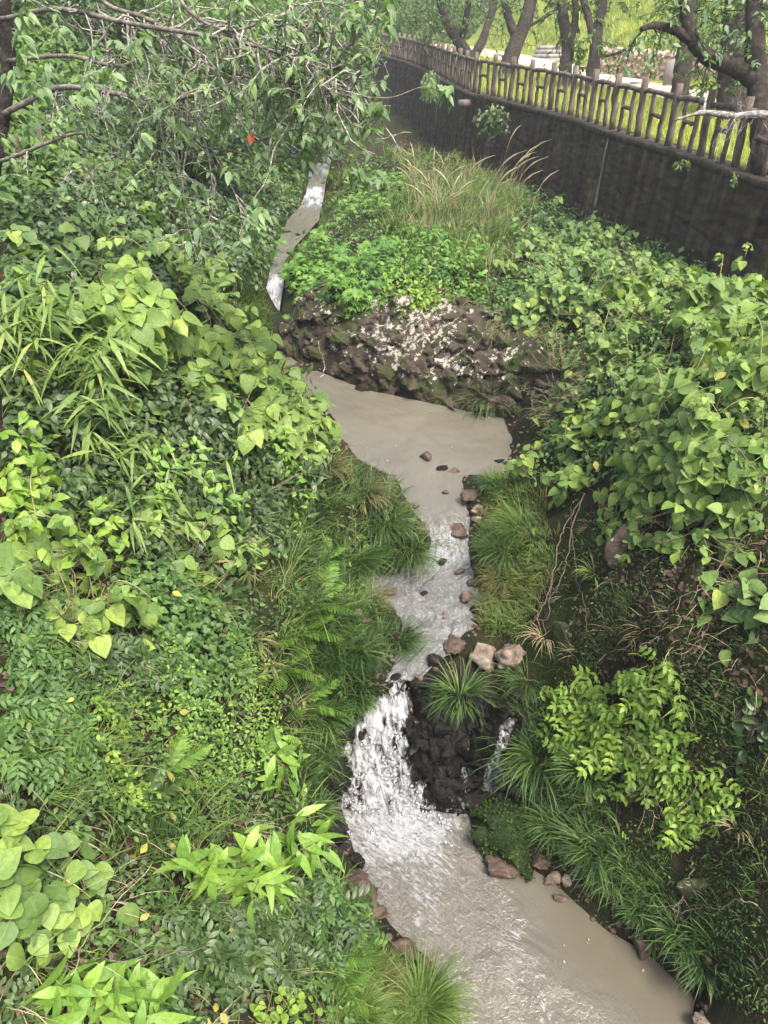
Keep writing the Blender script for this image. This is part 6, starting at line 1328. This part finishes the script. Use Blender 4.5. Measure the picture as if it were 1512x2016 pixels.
path_tree('near dark tree whose limb sweeps left over the fence', [([(1500, 345, 13.6), (1496, 250, 13.6), (1490, 150, 13.6), (1485, 60, 13.6), (1490, -60, 13.6)], (.17, .16, .17, .16)), ([(1492, 165, 13.6), (1450, 135, 13.5), (1405, 118, 13.4), (1372, 92, 13.3), (1356, 50, 13.2), (1345, -20, 13.1)], (.15, .14, .12, .1)), ([(1372, 90, 13.3), (1330, 60, 13.2), (1290, 50, 13.1), (1262, 58, 13.0)], (.09, .07, .04))], [(1470, 0, 13.4, 1.0, .8, .5, 26)], 700, 7, nl=26, tl=.7, leafmat='cherry')
# --- broken lichen branch lying against the fence at the right edge
br = thing('broken_branch', atd(1500, 225, 12.2), 'pale lichen-covered dead branch jutting in front of the fence at the right', 'branch')
mb = MB(); mb.tube(path_d([(1560, 240, 12.0), (1500, 226, 12.2), (1440, 228, 12.3), (1385, 222, 12.4), (1328, 236, 12.5)]), np.array([.065, .06, .05, .045, .02] * 1).repeat(5)[:25], 8, True, .15); part('limb', mb, MATS['bark_lichen'], br)
mb = MB(); mb.tube(path_d([(1385, 222, 12.4), (1388, 200, 12.4), (1386, 190, 12.4)]), .022, 6); part('snag', mb, MATS['bark_lichen'], br)
mb = MB(); rng = np.random.default_rng(9); base = path_d([(1512, 215, 12.2), (1470, 225, 12.3), (1440, 230, 12.3)])
for t in grow_twigs(base, rng, 26, .6, .006, (-.3, 0, -.35), .6): mb.tube(t, np.linspace(.006, .002, len(t)), 4, False)
part('twigs', mb, MATS['bark_lichen'], br, kind='stuff')
# --- woodland behind the left bank and beyond the stream
def wood_tree(label, px, py, d, h, rad, n, seed, mat='far_leaf', size=(.14, .26), trunk=True):
    rng = np.random.default_rng(seed); c = atd(px, py, d); g = float(ground(c[0], c[1])); t = thing('woodland_tree', (c[0], c[1], g), label, 'tree', 'woodland trees behind the stream')
    mb = MB(); top = np.array([c[0], c[1], c[2] + rad[2] * .4]); mb.tube(np.array([[c[0], c[1], g - .2] + (top - [c[0], c[1], g]) * u + rng.standard_normal(3) * .06 for u in np.linspace(0, 1, 7)]), np.linspace(.22, .06, 7), 9, True, .1); part('trunk', mb, MATS['bark_dark'], t)
    k = n; cl = c + nrm(rng.standard_normal((70, 3))) * rng.random((70, 1)) ** .45 * np.array(rad); j = rng.integers(70, size=k); P = cl[j] + rng.standard_normal((k, 3)) * np.array(rad) * .16
    a = rng.random(k) * 6.283; f = np.stack([np.cos(a), np.sin(a), -.4 * rng.random(k)], -1); M = frames(f, np.tile([0, -.2, 1.], (k, 1)) + rng.standard_normal((k, 3)) * .5, size[0] + (size[1] - size[0]) * rng.random(k)); mb = MB(); q = rng.integers(3, size=k)
    for e in range(3): mb.inst(T_cherry[e], P[q == e], M[q == e])
    part('crown', mb, MATS[mat], t, kind='stuff')
wood_tree('dark broad woodland tree at the far left edge', 20, 60, 20, 6, (4, 3, 2.6), 9000, 31, 'dark_leaf')
wood_tree('woodland tree behind the cherry trunk', 230, 110, 22, 6, (3.6, 3, 2.6), 9000, 32, 'far_leaf')
wood_tree('woodland tree behind the middle of the cherry branches', 420, 90, 26, 6, (3.6, 3, 2.8), 9000, 33, 'far_leaf')
wood_tree('woodland tree nearest the source of the stream', 570, 130, 32, 6, (3.6, 3, 3.0), 9000, 34, 'far_leaf', (.18, .3))
wood_tree('pale woodland tree beyond the far end of the wall', 690, 60, 48, 6, (5, 4, 4.5), 9000, 35, 'far_leaf', (.25, .42))
wood_tree('pale tree on the hill above the far fence end', 820, 10, 58, 6, (6, 5, 5), 9000, 36, 'far_leaf', (.28, .45))
wood_tree('low dark bush under the cherry branches', 330, 250, 17, 6, (2.4, 2.0, 1.0), 6000, 37, 'dark_leaf', (.12, .2))
wood_tree('low bush between cherry and stream', 500, 230, 22, 6, (2.4, 2.0, 1.2), 6000, 38, 'dark_leaf', (.14, .22))
# grass on the hill and beyond the fence
def upper_grass(label, s0, s1, t0, t1, n, L, mat, wd, seed):
    rng = np.random.default_rng(seed); s = s0 + (s1 - s0) * rng.random(n); t = t0 + (t1 - t0) * rng.random(n); p = up_pt(s, t); P = np.concatenate([p, (hillz(t, s) - .02)[:, None]], 1)
    mb = MB(); mb.blades(P, rng.random(n) * 6.283, L[0] + (L[1] - L[0]) * rng.random(n), .9 + .6 * rng.random(n), 1.2 * rng.random(n), wd, 3)
    tag(link('grass', mb.mesh('grass', MATS[mat])), label, 'grass', kind='stuff')
sa = wall_s(1500, 0)
upper_grass('grass strip between fence and path', sa - 4, sa + 34, .5, 4.2, 26000, (.12, .34), 'hill_grass', .016, 41)
upper_grass('sunlit grass on the hillside beyond the path', sa - 6, sa + 40, 8.4, 24, 26000, (.25, .6), 'hill_grass', .03, 42)
# --- path-side things
def up_at(px, py, d): return atd(px, py, d)
sw = thing('stone_wall', atd(1230, 158, 29), 'low pinkish dry-stone wall on the far side of the path', 'wall'); rng = np.random.default_rng(51)
a = atd(1165, 150, 31); b = atd(1440, 178, 27); nC = 26; sm = [boulder_mesh('wall_stone', (.2, .14, .12), 300 + k, MATS['pink_stone'], 9, .03) for k in range(5)]
zb = min(a[2], b[2]) - .1
for r_ in range(6):
    for c in range(nC):
        u = (c + .5 * (r_ % 2) + rng.uniform(-.15, .15)) / nC; p = a + (b - a) * u; p[2] = a[2] + (b[2] - a[2]) * u + r_ * .20 - .05
        o = link('wall_stone', sm[(c * 3 + r_) % 5], sw, [float(q) for q in p - np.array(sw.location)]); o.rotation_euler = (rng.uniform(-.2, .2), rng.uniform(-.2, .2), rng.uniform(-.3, .3)); o.scale = [rng.uniform(.85, 1.15)] * 3
bd_ = thing('notice_board', atd(1322, 170, 26), 'plain grey board standing by the path', 'board'); base = np.array(bd_.location)
def boxm(mb, c, s):
    v = np.array([[x, y, z] for x in (-1, 1) for y in (-1, 1) for z in (-1, 1)], float) * np.array(s) / 2 + c
    mb.raw(v, [[0, 1, 3], [0, 3, 2], [4, 6, 7], [4, 7, 5], [0, 4, 5], [0, 5, 1], [2, 3, 7], [2, 7, 6], [0, 2, 6], [0, 6, 4], [1, 5, 7], [1, 7, 3]])
mb = MB(); boxm(mb, base + [0, 0, .42], (.62, .06, .74)); part('panel', mb, MATS['board_grey'], bd_, False)
for sx in (-.24, .24): mb = MB(); boxm(mb, base + [sx, .05, .2], (.06, .05, .8)); part('post', mb, MATS['board_grey'], bd_, False)
for k, (px, py, d, h) in enumerate([(1278, 160, 27, 1.9), (1382, 168, 25.5, 1.7)]):
    p = atd(px, py, d); mb = MB(); mb.tube([p, p + [.05, 0, h * .5], p + [.1, 0, h]], .025, 8); o = link('thin_post', mb.mesh('thin_post', MATS['black_metal'])); tag(o, ['thin black post left of the grey board', 'thin black post right of the grey board'][k], 'post', 'thin posts by the path')
st = thing('stone_steps', atd(1080, 128, 38), 'small flight of stone steps at the foot of the bright hillside', 'steps'); base = np.array(st.location)
for k in range(5): mb = MB(); boxm(mb, base + [.1 * k, .34 * k, .17 * k], (1.7, .42, .2)); part('step', mb, MATS['grey_stone'], st, False)
p = atd(1466, 225, 17); mb = MB(); mb.tube([p, p + [.05, 0, .5], p + [.1, 0, 1.0]], .05, 8); tag(link('green_pole', mb.mesh('green_pole', MATS['green_paint'])), 'pale green pole behind the fence at the right', 'pole')

def wall_plant(label, px, py, d, rad, n, Ts, mat, size, seed):
    rng = np.random.default_rng(seed); c = atd(px, py, d); P = c + nrm(rng.standard_normal((n, 3))) * rng.random((n, 1)) ** .5 * np.array(rad); f = rng.standard_normal((n, 3)) * [1, 1, .3] - [0, 0, .6]
    t = thing('wall_creeper', c + [0, 0, rad[2]], label, 'creeper', 'creepers on the dark wall'); leaf_parts(t, 'leaf', tmesh('leaf', Ts, mat), P, frames(f, np.tile([0, -.5, 1.], (n, 1)) + rng.standard_normal((n, 3)) * .4, size[0] + (size[1] - size[0]) * rng.random(n)), 200, Ts, MATS[mat])
    mb = MB()
    for i in rng.choice(n, 10): mb.tube(np.array([c + [0, .1, rad[2] * .9], (c + P[i]) / 2 + [0, 0, .05], P[i]]), .008, 5)
    part('stems', mb, MATS['green_stem'], t, kind='stuff')
wall_plant('pale drooping creeper hanging from the far wall top', 848, 168, 29, (.42, .3, .55), 420, T_lance, 'cherry', (.10, .18), 71)
wall_plant('dark fern-like creeper on the wall above the plume grass', 968, 238, 22.4, (.55, .3, .5), 300, T_small, 'dark_leaf', (.10, .18), 72)
wall_plant('small green weed rooted on the wall cap at the right', 1345, 322, 14.6, (.22, .12, .06), 60, T_lance, 'grass', (.05, .10), 73)
wall_plant('trailing green sprig on the wall face at the right edge', 1445, 358, 13.5, (.07, .06, .16), 34, T_small, 'mid_leaf', (.04, .07), 74)
# ================================================================== dead vines and twigs on the right slope
def vine(label, pts, r=.006, lift=.05, name='dead_vine', mat='dead_twig', cat='vine', branches=0, seed=0):
    rng = np.random.default_rng(seed + len(pts)); P = []
    for a, b in pts: q = gpt(a, b); P.append(q + gnormal(q[0], q[1]) * lift * (.6 + .8 * rng.random()))
    c = catmull(np.array(P), 7); c = c + rng.standard_normal(c.shape) * .008; mb = MB(); mb.tube(c, np.linspace(r, r * .45, len(c)), 5, True, .15)
    for t in (grow_twigs(c, rng, branches, .3, .003, (0, -.3, -.2), .7) if branches else []): mb.tube(t, np.linspace(r * .5, r * .25, len(t)), 4, False)
    tag(link(name, mb.mesh(name, MATS[mat])), label, cat, 'dead vines and twigs on the right slope')
vine('pale dead vine looping down the mossy slope above the boulders', [(1150, 1000), (1120, 1060), (1100, 1130), (1092, 1180), (1075, 1215), (1072, 1228), (1090, 1215), (1092, 1160)], .007, .08, branches=6)
vine('second dead vine running beside the looping one', [(1165, 980), (1140, 1050), (1128, 1110), (1108, 1160), (1085, 1190)], .007, .08, branches=5)
vine('thin dark vine hanging straight down the moss', [(1130, 1010), (1138, 1080), (1145, 1150), (1156, 1210), (1160, 1250)], .004, .05)
vine('straw-pale stick lying above the large sedge clump', [(960, 1308), (1000, 1325), (1040, 1335), (1065, 1342)], .006, .07)
vine('dead stem across the leaf litter under the kudzu', [(1480, 1060), (1440, 1100), (1380, 1150), (1330, 1190), (1300, 1230)], .006, .06, branches=6)
vine('bare twig above the glowing shrub', [(1400, 1210), (1380, 1260), (1350, 1300), (1330, 1330)], .006, .07, branches=5)
vine('dead forked twig by the weathered rock', [(1370, 1700), (1355, 1750), (1345, 1800)], .007, .06, branches=6)
vine('curling pale tendril at the right edge', [(1512, 1780), (1475, 1765), (1440, 1790), (1400, 1795), (1365, 1800), (1348, 1785), (1355, 1775)], .005, .12)
vine('curled dead stem below the lower yellow-green sprays', [(1300, 1520), (1285, 1560), (1280, 1600), (1300, 1610), (1310, 1590)], .006, .08, branches=4)
vine('dangling dry stem at the rock corner over the pool', [(1100, 690), (1080, 740), (1060, 790), (1055, 820)], .008, .12, branches=5)
vine('hooked pale stem over the pool shore', [(1030, 812), (1000, 820), (985, 822), (978, 832)], .008, .15)
vine('fallen straw stalk on the left bank', [(210, 1640), (300, 1720), (390, 1790)], .003, .30, mat='straw')
vine('long leaning straw stalk at the lower left', [(0, 1960), (100, 1860), (170, 1790), (200, 1765)], .0035, .35, mat='straw')
vine('bare grey twig lying across the bottom left', [(20, 1905), (150, 1900), (300, 1905), (420, 1890)], .0035, .30, mat='bark_grey')
vine('pale straw stalk standing in the grass left of the rapid', [(520, 1190), (545, 1110), (570, 1010)], .005, .25, mat='straw')
vine('dead twig sticking up over the inlet', [(640, 770), (655, 730), (662, 690)], .010, .5, mat='bark_lichen')

# ================================================================== the damp air of the valley
me = bpy.data.meshes.new('haze'); 
x0, x1, y0, y1, z0, z1 = -40, 60, -6, 95, -9, 30
me.from_pydata([(x, y, z) for x in (x0, x1) for y in (y0, y1) for z in (z0, z1)], [], [(0, 1, 3, 2), (4, 6, 7, 5), (0, 4, 5, 1), (2, 3, 7, 6), (0, 2, 6, 4), (1, 5, 7, 3)])
hm = bpy.data.materials.new('haze'); hm.use_nodes = True; n = hm.node_tree.nodes; n.remove(n['Principled BSDF'])
pv = n.new('ShaderNodeVolumePrincipled'); pv.inputs['Density'].default_value = .0014; pv.inputs['Color'].default_value = (.9, .93, .95, 1); pv.inputs['Anisotropy'].default_value = .2
hm.node_tree.links.new(pv.outputs[0], n['Material Output'].inputs['Volume']); me.materials.append(hm)
tag(link('haze', me), 'thin damp haze over the valley', 'haze', kind='stuff')

# a few leaves and scraps floating on the two pools
rng = np.random.default_rng(88); mb = MB()
q = np.concatenate([sample_poly([(650, 790), (980, 840), (1000, 900), (760, 920), (680, 880)], 6, rng), sample_poly([(1000, 1720), (1180, 1840), (1350, 1960), (1200, 2000), (1050, 1850)], 5, rng)])
for k, (a, b) in enumerate(q):
    p = atz(a, b, -5.485 if k < 6 else -6.985); an = rng.random() * 6.283; mb.inst(T_ovate[0], p[None], frames(np.array([[math.cos(an), math.sin(an), .02]]), np.array([[0, 0, 1.]]), np.array([.02 + .025 * rng.random()])))
tag(link('floating_leaves', mb.mesh('floating_leaves', MATS['straw'])), 'small pale leaves floating on the muddy pools', 'leaves', kind='stuff')
